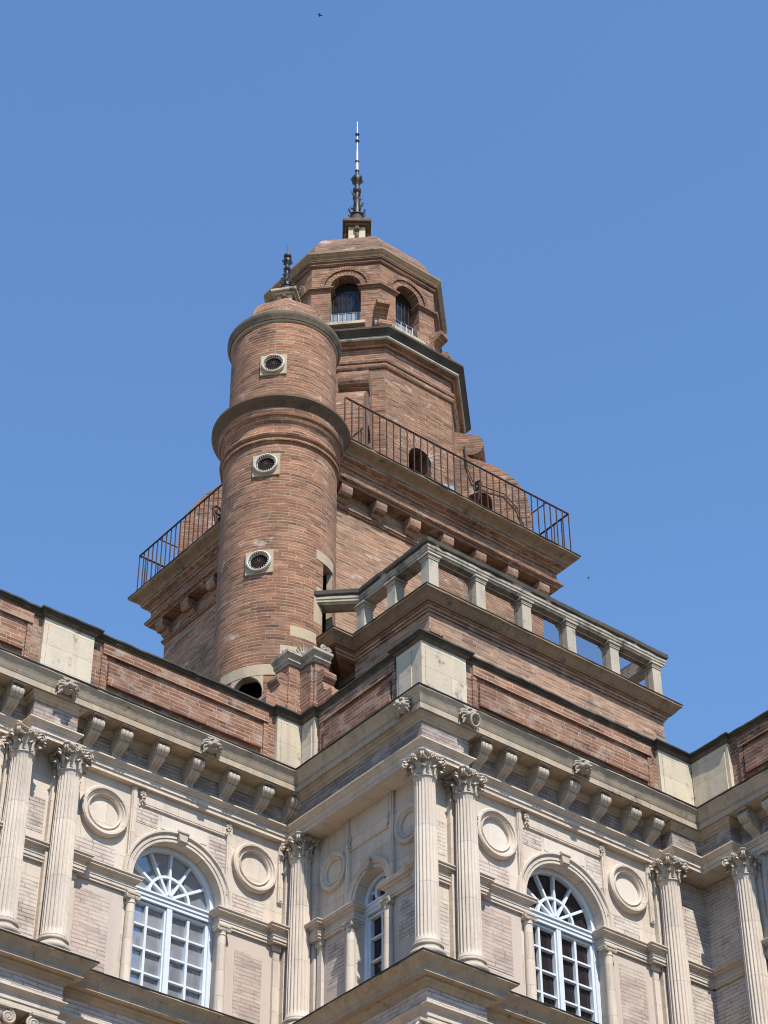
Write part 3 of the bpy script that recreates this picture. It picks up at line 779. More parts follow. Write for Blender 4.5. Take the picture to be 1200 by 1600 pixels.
# ---------- entablature, cornice, sill : one running outline, cut per wing
RS = .25
xe1 = XA0+.20; xe0 = XA0-.805-.20
OUT = [(XL, yA+RS), (xe0-SPAN+SPAN*0, yA+RS), (xe0, yA), (xe1, yA), (xe1, yA+RS), (xB, yA+RS), (xB, yC), (XC0+.20, yC), (XC0+.20, yC+RS), (XC0+SPAN-.20, yC+RS), (XC0+SPAN-.20, yC), (xD, yC), (xD, YD0-.16), (xD+RS, YD0-.16), (xD+RS, YR)]
xf1 = XA2+.20; xf0 = XA2-.805-.20
OUT[1] = (xe0, yA+RS)
OUT[1:1] = [(xf0, yA+RS), (xf0, yA), (xf1, yA), (xf1, yA+RS)]
SEG = {'L': list(range(9)), 'P': list(range(9, 15)), 'R': [15, 16, 17]}
TH = {'L': left_wing, 'P': pavilion, 'R': right_wing}
AF = .22
arch_prof = [(-AF-.40, 17.18), (-AF-.025, 17.18), (-AF-.025, 17.243), (-AF-.005, 17.25), (-AF-.005, 17.325), (-AF+.018, 17.332), (-AF+.018, 17.352), (-AF+.04, 17.372), (-AF+.075, 17.392), (-AF+.075, 17.415), (-AF-.04, 17.43), (-AF-.40, 17.43)]
frz_prof = [(-AF-.40, 17.43), (-AF-.005, 17.43), (-AF-.005, 17.742), (-AF-.40, 17.742)]
bed_prof = [(-AF-.40, 17.742), (-AF-.0, 17.742), (-AF+.01, 17.765), (-AF+.045, 17.785), (-AF+.055, 17.815), (-AF+.085, 17.83), (-AF+.085, 17.868), (-AF-.40, 17.868)]
CORN = [(XL, yA), (xB, yA), (xB, yC), (xD, yC), (xD, YR)]
CSEG = {'L': [0], 'P': [1, 2], 'R': [3]}
corn_prof = [(-.9, 17.868), (-.125, 17.868), (-.118, 17.880), (-.098, 17.868), (-.094, 17.958), (-.108, 17.962), (-.108, 17.978), (-.098, 17.985), (-.092, 18.00), (-.070, 18.055), (-.045, 18.105), (-.022, 18.14), (-.008, 18.155), (0, 18.165), (0, 18.195), (-.01, 18.2), (-.9, 18.23)]
SO = .53; 
LOW = [(XL, yA+SO), (xe0, yA+SO), (xe0, yA+SO-RS), (xe1, yA+SO-RS), (xe1, yA+SO), (xB+.28, yA+SO), (xB+.28, yC+.28), (XC0+.20, yC+.28), (XC0+.20, yC+SO), (XC0+SPAN-.2, yC+SO), (XC0+SPAN-.2, yC+.28), (xD+.28, yC+.28), (xD+.28, YD0-.16), (xD+SO, YD0-.16), (xD+SO, YR)]
LOW[1:1] = [(xf0, yA+SO), (xf0, yA+SO-RS), (xf1, yA+SO-RS), (xf1, yA+SO)]
sill_prof = [(-.5, 13.44), (.005, 13.44), (.01, 13.455), (.045, 13.47), (.055, 13.50), (.095, 13.515), (.10, 13.545), (.195, 13.548), (.195, 13.61), (.205, 13.617), (.205, 13.63), (.22, 13.65), (.25, 13.69), (.29, 13.725), (.318, 13.74), (.33, 13.748), (.33, 13.772), (-.03, 13.79), (-.5, 13.79)]
lfrz = [(-.5, 13.20), (0, 13.20), (0, 13.44), (-.5, 13.44)]
larch = [(-.5, Z_IA), (-.03, Z_IA), (-.03, 13.02), (-.015, 13.025), (-.015, 13.105), (.0, 13.11), (.0, 13.13), (.045, 13.16), (.06, 13.175), (.06, 13.195), (-.02, 13.2), (-.5, 13.2)]
for k in 'LPR':
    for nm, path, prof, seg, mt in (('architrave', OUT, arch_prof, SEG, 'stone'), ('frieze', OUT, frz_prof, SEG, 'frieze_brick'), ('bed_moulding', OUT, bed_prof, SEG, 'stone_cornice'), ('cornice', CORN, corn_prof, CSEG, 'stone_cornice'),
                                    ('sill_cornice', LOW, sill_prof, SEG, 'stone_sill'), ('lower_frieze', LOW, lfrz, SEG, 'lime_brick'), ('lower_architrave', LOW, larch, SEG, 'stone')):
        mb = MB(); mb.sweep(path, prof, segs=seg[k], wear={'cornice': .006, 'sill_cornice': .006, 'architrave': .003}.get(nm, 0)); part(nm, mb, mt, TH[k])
for k in 'LPR':
    mb = MB(); mb.sweep(CORN, [(-.35, 18.205), (-.02, 18.197), (.006, 18.186), (.012, 18.19), (.012, 18.212), (-.35, 18.24)], segs=CSEG[k]); part('flashing', mb, 'flashing', TH[k])
    mb = MB(); mb.sweep(LOW, [(-.05, 13.794), (.31, 13.776), (.336, 13.766), (.341, 13.768), (.341, 13.784), (-.05, 13.802)], segs=SEG[k]); part('sill_flashing', mb, 'flashing', TH[k])
MU = [2.125+.66*i for i in (-2, -1, 0, 1, 2)]
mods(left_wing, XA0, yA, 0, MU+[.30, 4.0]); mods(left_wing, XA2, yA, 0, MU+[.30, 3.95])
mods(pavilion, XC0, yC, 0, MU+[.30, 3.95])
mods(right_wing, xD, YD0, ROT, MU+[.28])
for T, x, y, rz, me in ((left_wing, XA0-.35, yA+.07, 0, LION), (left_wing, XA0+2.26, yA+.07, 0, LION), (left_wing, XA2-.35, yA+.07, 0, LION), (left_wing, XA2+2.26, yA+.07, 0, LION), (pavilion, XC0-.15, yC+.06, 0, LIONR), (pavilion, XC0+2.19, yC+.07, 0, LION), (pavilion, xB+.07, 20.93, ROT, LION)):
    part('lion_head', me, [], T, (x, y, 18.04), rz)

# ---------- lower walls down to the courtyard, flat roofs behind the parapets
for k, rects in (('L', [(XL, xB+.70, yA+.62, yA+.95), (XL, XL+.3, yA+.95, yA+8.9)]), ('P', [(xB+.62, xD+.70, yC+.62, yC+.95), (xB+.62, xB+.95, yC+.95, yA+.93)]), ('R', [(xD+.62, xD+.95, YR, yC+.93), (xD+.95, xD+8.9, YR, YR+.3)])):
    mb = MB()
    for r in rects: mb.box(*r, GZ, Z_SILL-.3 if r[1]-r[0] > .5 and r[3]-r[2] < .5 and r[2] != YR or r[2] == yC+.95 or r[3] == yC+.93 else 18.0)
    part('lower_wall', mb, 'stone', TH[k])
for k, r in (('L', (XL, xB+.55, yA+.5, yA+9)), ('P', (xB+.55, xD+.55, yC+.5, yA+9)), ('R', (xD+.55, xD+9, YR, yA+9))):
    mb = MB(); mb.box(*r, 18.02, 18.24); part('roof', mb, 'roofing', TH[k])

# ---------- parapets
PW, PP = .42, .35
def parapet(T, pts, rz_dummy=None): pass
PEDS = {'L': [(XA0-.70, XA0+.19, 'y', yA), (XA0+3.70, xB+PP, 'y', yA)], }
par_prof = [(-.36, 18.2), (0, 18.2), (0, 19.345), (-.36, 19.345)]
PATH = [(XL, yA+PW), (xB+PW, yA+PW), (xB+PW, yC+PW), (xD+PW, yC+PW), (xD+PW, YR)]
for k in 'LPR':
    mb = MB(); mb.sweep(PATH, par_prof, segs=CSEG[k]); part('parapet', mb, 'parapet_brick', TH[k])
J = PW-PP
COP = [(XL, yA+PW), (XA0-.70, yA+PW), (XA0-.70, yA+PP), (XA0+.19, yA+PP), (XA0+.19, yA+PW), (XA0+3.70, yA+PW), (XA0+3.70, yA+PP), (xB+PP, yA+PP),
       (xB+PP, 23.58), (xB+PW, 23.58), (xB+PW, 21.46), (xB+PP, 21.46), (xB+PP, yC+PP), (XC0+.09, yC+PP), (XC0+.09, yC+PW), (XC0+4.28, yC+PW), (XC0+4.28, yC+PP), (xD+PP, yC+PP),
       (xD+PP, 20.0), (xD+PW, 20.0), (xD+PW, YR)]
COP[1:1] = [(XA2-.70, yA+PW), (XA2-.70, yA+PP), (XA2+.19, yA+PP), (XA2+.19, yA+PW)]
COPS = {'L': list(range(0, 11)), 'P': list(range(11, 21)), 'R': [21, 22, 23]}
cop_prof = [(-.33, 19.40), (.068, 19.40), (.078, 19.43), (.105, 19.45), (.105, 19.475), (.09, 19.49), (-.33, 19.52)]
cop_low = [(-.30, 19.345), (.0, 19.345), (.008, 19.36), (.03, 19.37), (.035, 19.388), (.06, 19.401), (-.30, 19.401)]
for k in 'LPR':
    mb = MB(); mb.sweep(COP, cop_prof, segs=COPS[k], wear=.010); part('coping', mb, 'coping', TH[k])
    mb = MB(); mb.sweep(COP, cop_low, segs=COPS[k], wear=.004); part('coping_moulding', mb, 'ledge_grey', TH[k])
def ped(T, x0, x1, y0, y1, faces):
    mb = MB(); mb.box(x0, x1, y0, y1, 18.21, 19.343)
    for f in faces:
        z0, z1, b = 18.32, 19.27, .07
        if f == 'y': mb.bevbox(x0+b, x1-b, y0-.014, y0+.01, z0, z1, .008)
        else: mb.bevbox(x0-.014, x0+.01, y0+b, y1-b, z0, z1, .008)
    part('pedestal', mb, 'stone_ped', T)
ped(left_wing, XA0-.70, XA0+.19, yA+PP, yA+PW+.1, ['y'])
ped(left_wing, XA2-.70, XA2+.19, yA+PP, yA+PW+.1, ['y'])
ped(left_wing, XA0+3.70, xB+PP-.003, yA+PP, yA+PW+.1, ['y'])
ped(pavilion, xB+PP, xB+PW+.1, 23.58, yA+PP-.003+.05, ['x'])
mb = MB(); x0, y0 = xB+PP, yC+PP
ped(pavilion, x0, XC0+.09, y0, y0+.17, ['y'])
ped(pavilion, x0, x0+.17, y0+.172, 21.46, ['x'])
ped(pavilion, XC0+4.28, xD+PP-.003, yC+PP, yC+PW+.1, ['y'])
ped(right_wing, xD+PP, xD+PW+.1, 20.0, yC+PP+.05, ['x'])
def panel(T, x0, y0, rz, u0, u1, zr=(18.62, 19.04)):
    mb = MB()
    mb.bevbox(u0, u1, PW-.055, PW+.01, zr[0], zr[1], .006)
    mb.box(u0-.12, u1+.12, PW-.05, PW+.01, 19.16, 19.344)
    mb.box(u0-.12, u1+.12, PW-.05, PW+.01, 18.21, 18.50)
    mb.box(u0-.125, u0-.04, PW-.03, PW+.01, 18.5, 19.16); mb.box(u1+.04, u1+.125, PW-.03, PW+.01, 18.5, 19.16)
    part('brick_panel', mb, 'parapet_brick', T, (x0, y0, 0), rz)
panel(left_wing, XA0, yA, 0, .50, 3.42); panel(left_wing, XA2, yA, 0, .50, 4.05)
panel(pavilion, XC0, yC, 0, .38, 4.02)
panel(pavilion, xB, YB0, ROT, YB0-23.36, YB0-21.66)
panel(right_wing, xD, YD0, ROT, .30, 4.0)

# ------------------------------------------------------------------ brick roof terrace of the pavilion
terrace = thing('roof_terrace', 'brick roof terrace block with a stone ledge above the pavilion parapet', 'roof terrace', (21.5, 24, 18.2))
TX0, TX1, TY0 = 18.87, 24.365, 22.37
TP = [(18.40, 25.3), (18.40, 24.34), (18.82, 24.34), (TX0, TY0), (TX1, TY0), (TX1, 25.37)]
mb = MB(); mb.sweep(TP, [(-.5, 18.24), (0, 18.24), (0, 21.43), (-.5, 21.43)], segs=[2, 3, 4]); part('wall', mb, 'terrace_brick', terrace)
mb = MB(); mb.sweep(TP, [(-.5, 21.43), (.03, 21.43), (.03, 21.475), (.06, 21.48), (.06, 21.53), (.09, 21.535), (.09, 21.56), (-.5, 21.56)], segs=[1, 2, 3, 4]); part('string_course', mb, 'terrace_brick', terrace)
mb = MB(); mb.sweep(TP, [(-.45, 21.56), (.13, 21.56), (.14, 21.575), (.165, 21.60), (.2, 21.65), (.235, 21.69), (.262, 21.71), (.27, 21.72), (.27, 21.755), (.26, 21.762), (-.45, 21.79)], wear=.006); part('ledge', mb, 'ledge_warm', terrace)
mb = MB(); mb.sweep(TP, [(-.3, 21.78), (.255, 21.762), (.276, 21.752), (.279, 21.77), (-.3, 21.80)]); part('flashing', mb, 'flashing', terrace)
mb = MB(); mb.box(TX0+.1, TX1-.1, TY0+.3, 25.36, 21.3, 21.74); part('floor', mb, 'roofing', terrace)
mb = MB()
n = 14; vs = [(18.95+.13*cos(pi*i/n), TY0-.10, 20.90+.15*sin(pi*i/n)) for i in range(n+1)]
mb.prism([(18.95+.14*cos(pi*i/n), 20.93+.17*sin(pi*i/n)) for i in range(n+1)]+[(18.81, 20.85), (19.09, 20.85)][0:0], 'y', TY0-.11, TY0+.02)
part('vent_hood', mb, 'tower_brick', terrace)

# ------------------------------------------------------------------ stone balustrade on the terrace
bal = thing('stone_balustrade', 'stone balustrade of square posts and lichen dark rail round the roof terrace', 'balustrade', (21.5, 22.3, 21.77))
RPATH = [(17.90, 24.72), (18.655, 24.02), (18.655, 22.11), (24.36, 22.11), (24.36, 25.33)]
rail_prof = [(-.31, 22.50), (-.06, 22.50), (-.05, 22.53), (-.03, 22.545), (-.03, 22.58), (-.015, 22.60), (-.015, 22.66), (0, 22.675), (0, 22.72), (-.01, 22.735), (-.05, 22.745), (-.31, 22.76)]
mb = MB(); mb.sweep(RPATH, rail_prof, segs=[1, 2, 3], wear=.006); part('top_rail', mb, 'rail_stone', bal)
mb = MB(); mb.sweep(RPATH, [(-.30, 22.655), (-.008, 22.655), (.010, 22.675), (.018, 22.69), (.018, 22.765), (.0, 22.785), (-.30, 22.80)], segs=[0, 1, 2, 3], wear=.009); part('rail_capping', mb, 'coping', bal)
mb = MB(); mb.sweep(RPATH, rail_prof, segs=[0]); part('lintel', mb, 'stone_dirty', bal)
def post_mesh():
    mb = MB(); h = 22.50-21.78; a = .105
    mb.bevbox(-a, a, -a, a, 0, h-.10, .01)
    mb.bevbox(-a-.014, a+.014, -a-.014, a+.014, h-.13, h-.10, .006)
    mb.bevbox(-a-.02, a+.02, -a-.02, a+.02, h-.10, h-.06, .01); mb.bevbox(-a-.042, a+.042, -a-.042, a+.042, h-.06, h-.002, .012)
    return mb.mesh('post', [M['post']])
M['post'] = stone_mat('grey post stone', (.42, .375, .305), (.40, .34, .255), (.27, .245, .205), streak=.6, darkamt=.35, dirt=.1)
POST = post_mesh()
PX = [18.82+i*1.056 for i in range(6)]
for x in PX: part('post', POST, [], bal, (x, 22.27, 21.78))
for y in (23.19, 24.06): part('post', POST, [], bal, (18.82, y, 21.78))
for y in (23.3, 24.4): part('post', POST, [], bal, (24.2, y, 21.78))
for i in range(5):
    mb = MB(); a, b = PX[i]+.11, PX[i+1]-.11
    nn = 16
    for q in range(-8, nn+1):
        for sg in (1, -1):
            # diagonal wires clipped to the bay
            L = b-a; x0 = a+q*L/nn; x1 = x0+.7
            p0, p1 = (x0, 21.80), (x1, 22.49)
            t0 = max(0, (a-x0)/.7); t1 = min(1, (b-x0)/.7)
            if t1 <= t0: continue
            z = lambda t: 21.80+.69*t if sg > 0 else 22.49-.69*t
            mb.tube([(x0+.7*t0, 22.28, z(t0)), (x0+.7*t1, 22.28, z(t1))], .0022, 4, cap=False)
    part('wire_mesh', mb, 'iron', bal)
    mb = MB(); mb.tube([(a, 22.28, 22.47), (b, 22.28, 22.47)], .012, 6); part('wire_bar', mb, 'post', bal)

# ------------------------------------------------------------------ scrolled brick pinnacle in the inner corner
pin = thing('scrolled_pinnacle', 'small brick pinnacle with scrolls and shell crest at the parapet inner corner', 'pinnacle', (17.4, 24.0, 19.5))
PI_ = [(17.12, 24.30), (17.12, 23.93), (17.413, 23.93), (17.413, 23.60), (17.70, 23.60)]
mb = MB(); mb.sweep(PI_, [(-.25, 19.50), (0, 19.50), (0, 20.44), (-.25, 20.44)]); 
mb.sweep(PI_, [(-.2, 19.53), (.04, 19.53), (.04, 19.62), (.0, 19.66), (-.2, 19.66)]); mb.box(17.36, 17.68, 23.64, 24.25, 19.5, 20.43)
part('pier', mb, 'parapet_brick', pin)
mb = MB(); mb.sweep(PI_, [(-.22, 20.44), (.02, 20.44), (.03, 20.47), (.06, 20.49), (.06, 20.54), (.09, 20.57), (.12, 20.60), (.12, 20.65), (-.22, 20.68)]); mb.box(17.36, 17.7, 23.62, 24.3, 20.45, 20.67); part('cap', mb, 'rail_stone', pin)
def scroll_mb(d):
    # bracket scroll in plane (s,z): s grows away from the pier
    pts = [(0, 19.52)]
    top = []
    for i in range(13):
        q = pi*.75-pi*1.15*i/12; top.append((.10+.12*cos(q), 20.12+.12*sin(q)))
    low = [(.17, 19.93), (.22, 19.80), (.30, 19.74), (.40, 19.74), (.42, 19.66), (.42, 19.52)]
    return [(0, 19.52), (0, 20.2)]+top+low
mb = MB(); mb.prism([(17.12-s_, z) for s_, z in scroll_mb(0)], 'y', 23.96, 24.24); part('scroll', mb, 'parapet_brick', pin)
mb = MB(); mb.prism([(23.60-s_, z) for s_, z in scroll_mb(0)], 'x', 17.45, 17.70); part('scroll', mb, 'parapet_brick', pin)
mb = MB()
c0 = Vector((17.40, 23.92, 20.70))
for i in range(9):
    a = pi*i/8; d = Vector((cos(a)*.78, -cos(a)*.62, 0)); R = .10+.10*sin(a)
    mb.tube([c0+d*.03, c0+d*R*.6+Vector((0, 0, sin(a)*R*.75)), c0+d*R+Vector((0, 0, sin(a)*R*1.15))+Vector((-.02, -.03, 0))], [.013, .022, .016], 6)
mb.blob(c0+Vector((-.03, -.04, .04)), .04, 8, 6)
part('shell_crest', mb, 'lion', pin, smooth=50)
for cx, cy in ((17.06, 23.98), (17.62, 23.52), (17.5, 23.5)):
    m2 = MB(); m2.tube([(cx+.055*(1-t*.8)*cos(t*9), cy, 20.70+.055*(1-t*.8)*sin(t*9)) for t in [i/16 for i in range(17)]], .022, 6); part('crest_curl', m2, 'rail_stone', pin, smooth=50)

# ------------------------------------------------------------------ square brick tower
X0, X1, Y0, Y1, ZP = 18.5, 25.01, 24.78, 31.75, 27.0
tower = thing('brick_tower', 'square brick tower with a heavy bracketed cornice behind the terrace', 'tower', ((X0+X1)/2, (Y0+Y1)/2, 18.2))
e = .6
mb = MB(); mb.box(X0+e, X1-e, Y0+e, Y1-e, 18.2, 26.6); part('wall', mb, 'tower_brick', tower)
SQ = [(X0+e, Y0+e), (X1-e, Y0+e), (X1-e, Y1-e), (X0+e, Y1-e)]
def sq(prof, nm, mt):
    m_ = MB(); m_.sweep(SQ, [(e-i if i < 2 else -.3, z) for i, z in prof], closed=True, wear=.006); part(nm, m_, mt, tower)
sq([(9, 26.58), (.35, 26.58), (.33, 26.60), (.33, 26.64), (.27, 26.68), (.22, 26.71), (.20, 26.735), (.20, 26.78), (9, 26.78)], 'cornice', 'lantern_brick')
sq([(9, 26.78), (.19, 26.78), (.185, 26.82), (.16, 26.85), (.10, 26.89), (.04, 26.92), (.01, 26.945), (0, 26.955), (0, 26.995), (.02, 27.0), (9, 27.03)], 'platform_slab', 'ledge_warm')
sq([(9, 26.19), (.345, 26.19), (.33, 26.205), (.33, 26.235), (.29, 26.25), (.27, 26.27), (.27, 26.32), (.30, 26.345), (.35, 26.36), (.365, 26.38), (.365, 26.58), (9, 26.58)], 'moulding', 'lantern_brick')
sq([(9, 25.74), (.57, 25.74), (.565, 25.77), (.545, 25.785), (.545, 25.83), (.57, 25.86), (9, 25.86)], 'string_course', 'lantern_brick')
sq([(9, 27.02), (.0, 26.998), (-.008, 26.985), (-.012, 26.99), (-.012, 27.01), (9, 27.05)], 'flashing', 'flashing')
def bracket_mesh():
    mb = MB(); mb.prism([(0, 26.19), (.25, 26.19), (.25, 26.08), (.235, 26.0), (.20, 25.955), (.15, 25.94), (.12, 25.955), (.10, 25.93), (.05, 25.88), (0, 25.87)], 'x', -.13, .13)
    mb.xform(Matrix.Scale(-1, 4, (0, 1, 0))); mb.f = [f[::-1] for f in mb.f]
    return mb.mesh('bracket', [M['tower_brick']])
BRK = bracket_mesh()
nb = 7
for i in range(nb):
    t = (i+.0)/(nb-1)
    x = X0+e+.13+(X1-X0-2*e-.26)*t; y = Y0+e+.13+(Y1-Y0-2*e-.26)*t
    part('bracket', BRK, [], tower, (x, Y0+e, 0), 0); part('bracket', BRK, [], tower, (X0+e, y, 0), -pi/2)
    part('bracket', BRK, [], tower, (X1-e, y, 0), pi/2)

# ------------------------------------------------------------------ round stair turret
TXc, TYc = 18.0, 25.63
turret = thing('stair_turret', 'round brick stair turret with three oculus windows against the square tower', 'turret', (TXc, TYc, 18.2))
def cyl_with_holes(r, z0, z1, holes, n=120, dz=.06):
    zs = {z0, z1}; ang = {i*2*pi/n for i in range(n)}
    for a0, a1, b0, b1 in holes: zs |= {b0, b1}
    z = z0
    while z < z1: zs.add(round(z, 4)); z += dz
    zs = sorted(zs); A = [i*2*pi/n for i in range(n)]
    mb = MB(); uvs = []; fs = []; vs = []
    for zz in zs:
        for a in A: vs.append((TXc+r*cos(a), TYc+r*sin(a), zz))
    for q in range(len(zs)-1):
        zm = (zs[q]+zs[q+1])/2
        for i in range(n):
            am = math.degrees((A[i]+pi/n) % (2*pi))
            inside = False
            for a0, a1, b0, b1 in holes:
                c_ = (a0+a1)/2; da = (am-c_+180) % 360-180; hw = (a1-a0)/2
                top = b1
                if abs(da) < hw and b0 < zm < top: inside = True
            if inside: continue
            j = (i+1) % n
            fs.append((q*n+i, q*n+j, (q+1)*n+j, (q+1)*n+i))
            u0, u1 = r*2*pi*i/n, r*2*pi*(i+1)/n
            uvs.append(((u0, zs[q]), (u1, zs[q]), (u1, zs[q+1]), (u0, zs[q+1])))
    mb.add(vs, fs, 0, uvs); return mb
RT, RU = 1.08, 1.035
HOLES = [(285.0, 303.0, 21.9, 23.5), (195.0, 225.0, 19.4, 20.80)]
part('shaft', cyl_with_holes(RT, 18.2, 26.15, HOLES), 'brick', turret, smooth=40)
def curved_block(r0, r1, a0, a1, z0, z1, n=14, arch=None):
    mb = MB(); vs = []
    for i in range(n+1):
        t = i/n; a = radians(a0+(a1-a0)*t)
        zb = z0 if arch is None else z0+arch*(1-(2*t-1)**2)
        zt = z1 if arch is None else z1+arch*.55*(1-(2*t-1)**2)
        for r, z in ((r0, zb), (r1, zb), (r1, zt), (r0, zt)): vs.append((TXc+r*cos(a), TYc+r*sin(a), z))
    fs = [(i*4+k, i*4+(k+1) % 4, i*4+4+(k+1) % 4, i*4+4+k) for i in range(n) for k in range(4)]
    fs = [f[::-1] for f in fs]
    fs += [(0, 1, 2, 3), (n*4+3, n*4+2, n*4+1, n*4)]
    mb.add(vs, fs); return mb
part('dark_lining', curved_block(.55, .6, 225, 350, 21.5, 23.9, 30), 'void', turret)  # near-black surface standing in for the unlit inside of the turret
part('dark_lining', curved_block(.55, .6, 150, 275, 19.1, 21.2, 30), 'void', turret)
for a0 in (283, 303): part('door_jamb', curved_block(.97, RT-.004, a0, a0+2.0, 21.85, 23.55, 2), 'stone_dirty', turret)
for a0 in (193, 225): part('door_jamb', curved_block(.95, RT-.004, a0, a0+2.0, 19.3, 20.8, 2), 'brick', turret)
part('arch_lintel', curved_block(.9, RT+.012, 179, 242, 20.78, 21.0, 18, .0), 'tan_stone', turret)
mb = curved_block(.62, RT+.006, 194, 226, 20.40, 20.70, 14, None)
# segmental soffit under the arch lintel
mb2 = MB(); vs = []; n = 16
for i in range(n+1):
    t = i/n; a = radians(194+32*t); zb = 20.42+.36*sqrt(max(0, 1-(2*t-1)**2))
    for r, z in ((.97, zb), (RT+.006, zb), (RT+.006, 20.79), (.97, 20.79)): vs.append((TXc+r*cos(a), TYc+r*sin(a), z))
fs = [(i*4+(k+1) % 4, i*4+k, i*4+4+k, i*4+4+(k+1) % 4) for i in range(n) for k in range(4)]
mb2.add(vs, fs); part('arch_soffit', mb2, 'tan_stone', turret)
part('door_lintel', curved_block(.62, RT+.01, 275, 304, 23.50, 23.72, 10, .0), 'tan_stone', turret)
for a0, a1, z0, z1 in ((249, 277, 21.64, 21.86), (240, 256, 20.98, 21.42), (273, 284, 22.1, 22.66), (276, 284, 22.66, 22.9)):
    part('repair_stone', curved_block(RT-.05, RT+.003, a0, a1, z0, z1, 6), 'tan_stone' if z0 < 22.7 else 'stone_dirty', turret)
# ring cornice
mb = MB(); mb.lathe([(1.0, 26.0), (RT+.005, 26.0), (RT+.05, 26.03), (RT+.05, 26.08), (RT+.015, 26.10), (RT+.015, 26.13), (RT+.06, 26.15), (RT+.075, 26.19), (RT+.06, 26.23), (RT+.02, 26.25), (RT+.0, 26.28), (RT+.0, 26.46), (RT+.02, 26.50), (RT+.05, 26.53), (RT+.06, 26.56), (RT+.06, 26.60), (RT+.095, 26.62), (RT+.11, 26.66), (RT+.125, 26.70), (RT+.125, 26.77), (RT+.0, 26.78)], TXc, TYc, 96, uvr=RT)
part('ring_moulding', mb, 'brick', turret, smooth=35)
mb = MB(); mb.lathe([(1.0, 26.76), (RT+.12, 26.76), (RT+.13, 26.78), (RT+.155, 26.82), (RT+.20, 26.87), (RT+.235, 26.91), (RT+.245, 26.93), (RT+.26, 26.945), (RT+.26, 26.995), (RT+.24, 27.005), (1.0, 27.04)], TXc, TYc, 96, uvr=RT)
part('ring_ledge', mb, 'ledge', turret, smooth=35)
mb = MB(); mb.lathe([(RU, 26.95), (RU, 29.16)], TXc, TYc, 96, uvr=RU); part('upper_shaft', mb, 'brick', turret, smooth=40)
mb = MB(); mb.lathe([(.9, 29.14), (RU+.006, 29.14), (RU+.028, 29.155), (RU+.028, 29.185), (RU+.045, 29.2), (.9, 29.21)], TXc, TYc, 96); part('stone_band', mb, 'tan_stone', turret, smooth=35)
mb = MB(); mb.lathe([(.9, 29.185), (RU+.05, 29.185), (RU+.06, 29.22), (RU+.075, 29.25), (RU+.09, 29.285), (RU+.098, 29.31), (RU+.098, 29.365), (RU+.08, 29.38), (.85, 29.43)], TXc, TYc, 96); part('upper_ledge', mb, 'ledge_grey', turret, smooth=35)
mb = MB(); mb.lathe([(.95, 29.38), (.93, 29.56), (.885, 29.78), (.81, 29.97), (.70, 30.12), (.55, 30.25), (.38, 30.35), (.10, 30.41)], TXc, TYc, 8, rot=pi/8*0+radians(9)); mb.uv = [None]*len(mb.f); part('dome', mb, 'lantern_brick', turret)
mb = MB(); mb.box(-.15, .15, -.15, .15, 30.2, 30.76, 0)
for k in range(4):
    a = k*pi/2; mb.blob((.17*cos(a), .17*sin(a), 30.68), (.06, .06, .07), 8, 6, 1)
mb.bevbox(-.21, .21, -.21, .21, 30.73, 30.79, .01, 2); mb.bevbox(-.26, .26, -.26, .26, 30.79, 30.87, .015, 2)
part('capstone', mb, ['stone_ped', 'ledge', 'stone_dirty'], turret, (TXc, TYc, 0), radians(45-4))
# oculus windows
def oculus(angle_deg, z, r):
    mb = MB(); h = .255
    # local: face looks to -y, centre at origin
    vs = []
    mb.bevbox(-h, h, -.02, .12, -h, h, .008)
    pl = mb
    o = part('oculus', pl, 'tan_stone', turret, (TXc+(r)*cos(radians(angle_deg)), TYc+r*sin(radians(angle_deg)), z), radians(angle_deg)+pi/2)
    rg = MB(); n = 40
    prof = [(.222, -.02), (.228, -.06), (.218, -.085), (.20, -.09), (.188, -.075), (.162, -.035), (.155, -.0)]
    vs = [(R*cos(2*pi*i/n), y, R*sin(2*pi*i/n)) for R, y in prof for i in range(n)]
    fs = [(q*n+i, q*n+(i+1) % n, (q+1)*n+(i+1) % n, (q+1)*n+i) for q in range(len(prof)-1) for i in range(n)]
    rg.add(vs, fs)
    for i in range(26):
        a = 2*pi*i/26
        rg.blob((.176*cos(a), -.066, .176*sin(a)), (.012, .018, .012), 6, 4)
    part('ring', rg, 'white_stone', o, smooth=40, local=True)
    dk = MB(); dk.add([(.16*cos(2*pi*i/28), -.024, .16*sin(2*pi*i/28)) for i in range(28)], [tuple(range(28))]); part('opening_shade', dk, 'void', o, local=True)  # flat near-black disc painted as the dark of a deep hole
    for i in range(26):
        a = 2*pi*(i+.5)/26
        dk2 = None
    nt_ = MB()
    for i in range(26):
        a = 2*pi*(i+.5)/26; nt_.blob((.178*cos(a), -.066, .178*sin(a)), (.010, .018, .010), 5, 4)
    part('notch_shade', nt_, 'void', o, local=True)  # near-black blobs paint the shade between the beads of the ring
    gr = MB()
    for i in range(8):
        a = pi*i/8; gr.tube([(.155*cos(a), -.034, .155*sin(a)), (-.155*cos(a), -.034, -.155*sin(a))], .0035, 5)
    gr.blob((0, -.036, 0), .018, 8, 5)
    part('grille', gr, 'iron', o, local=True)
oculus(-136, 28.0, RU-.005); oculus(-139, 25.46, RT-.005); oculus(-142, 23.21, RT-.005)

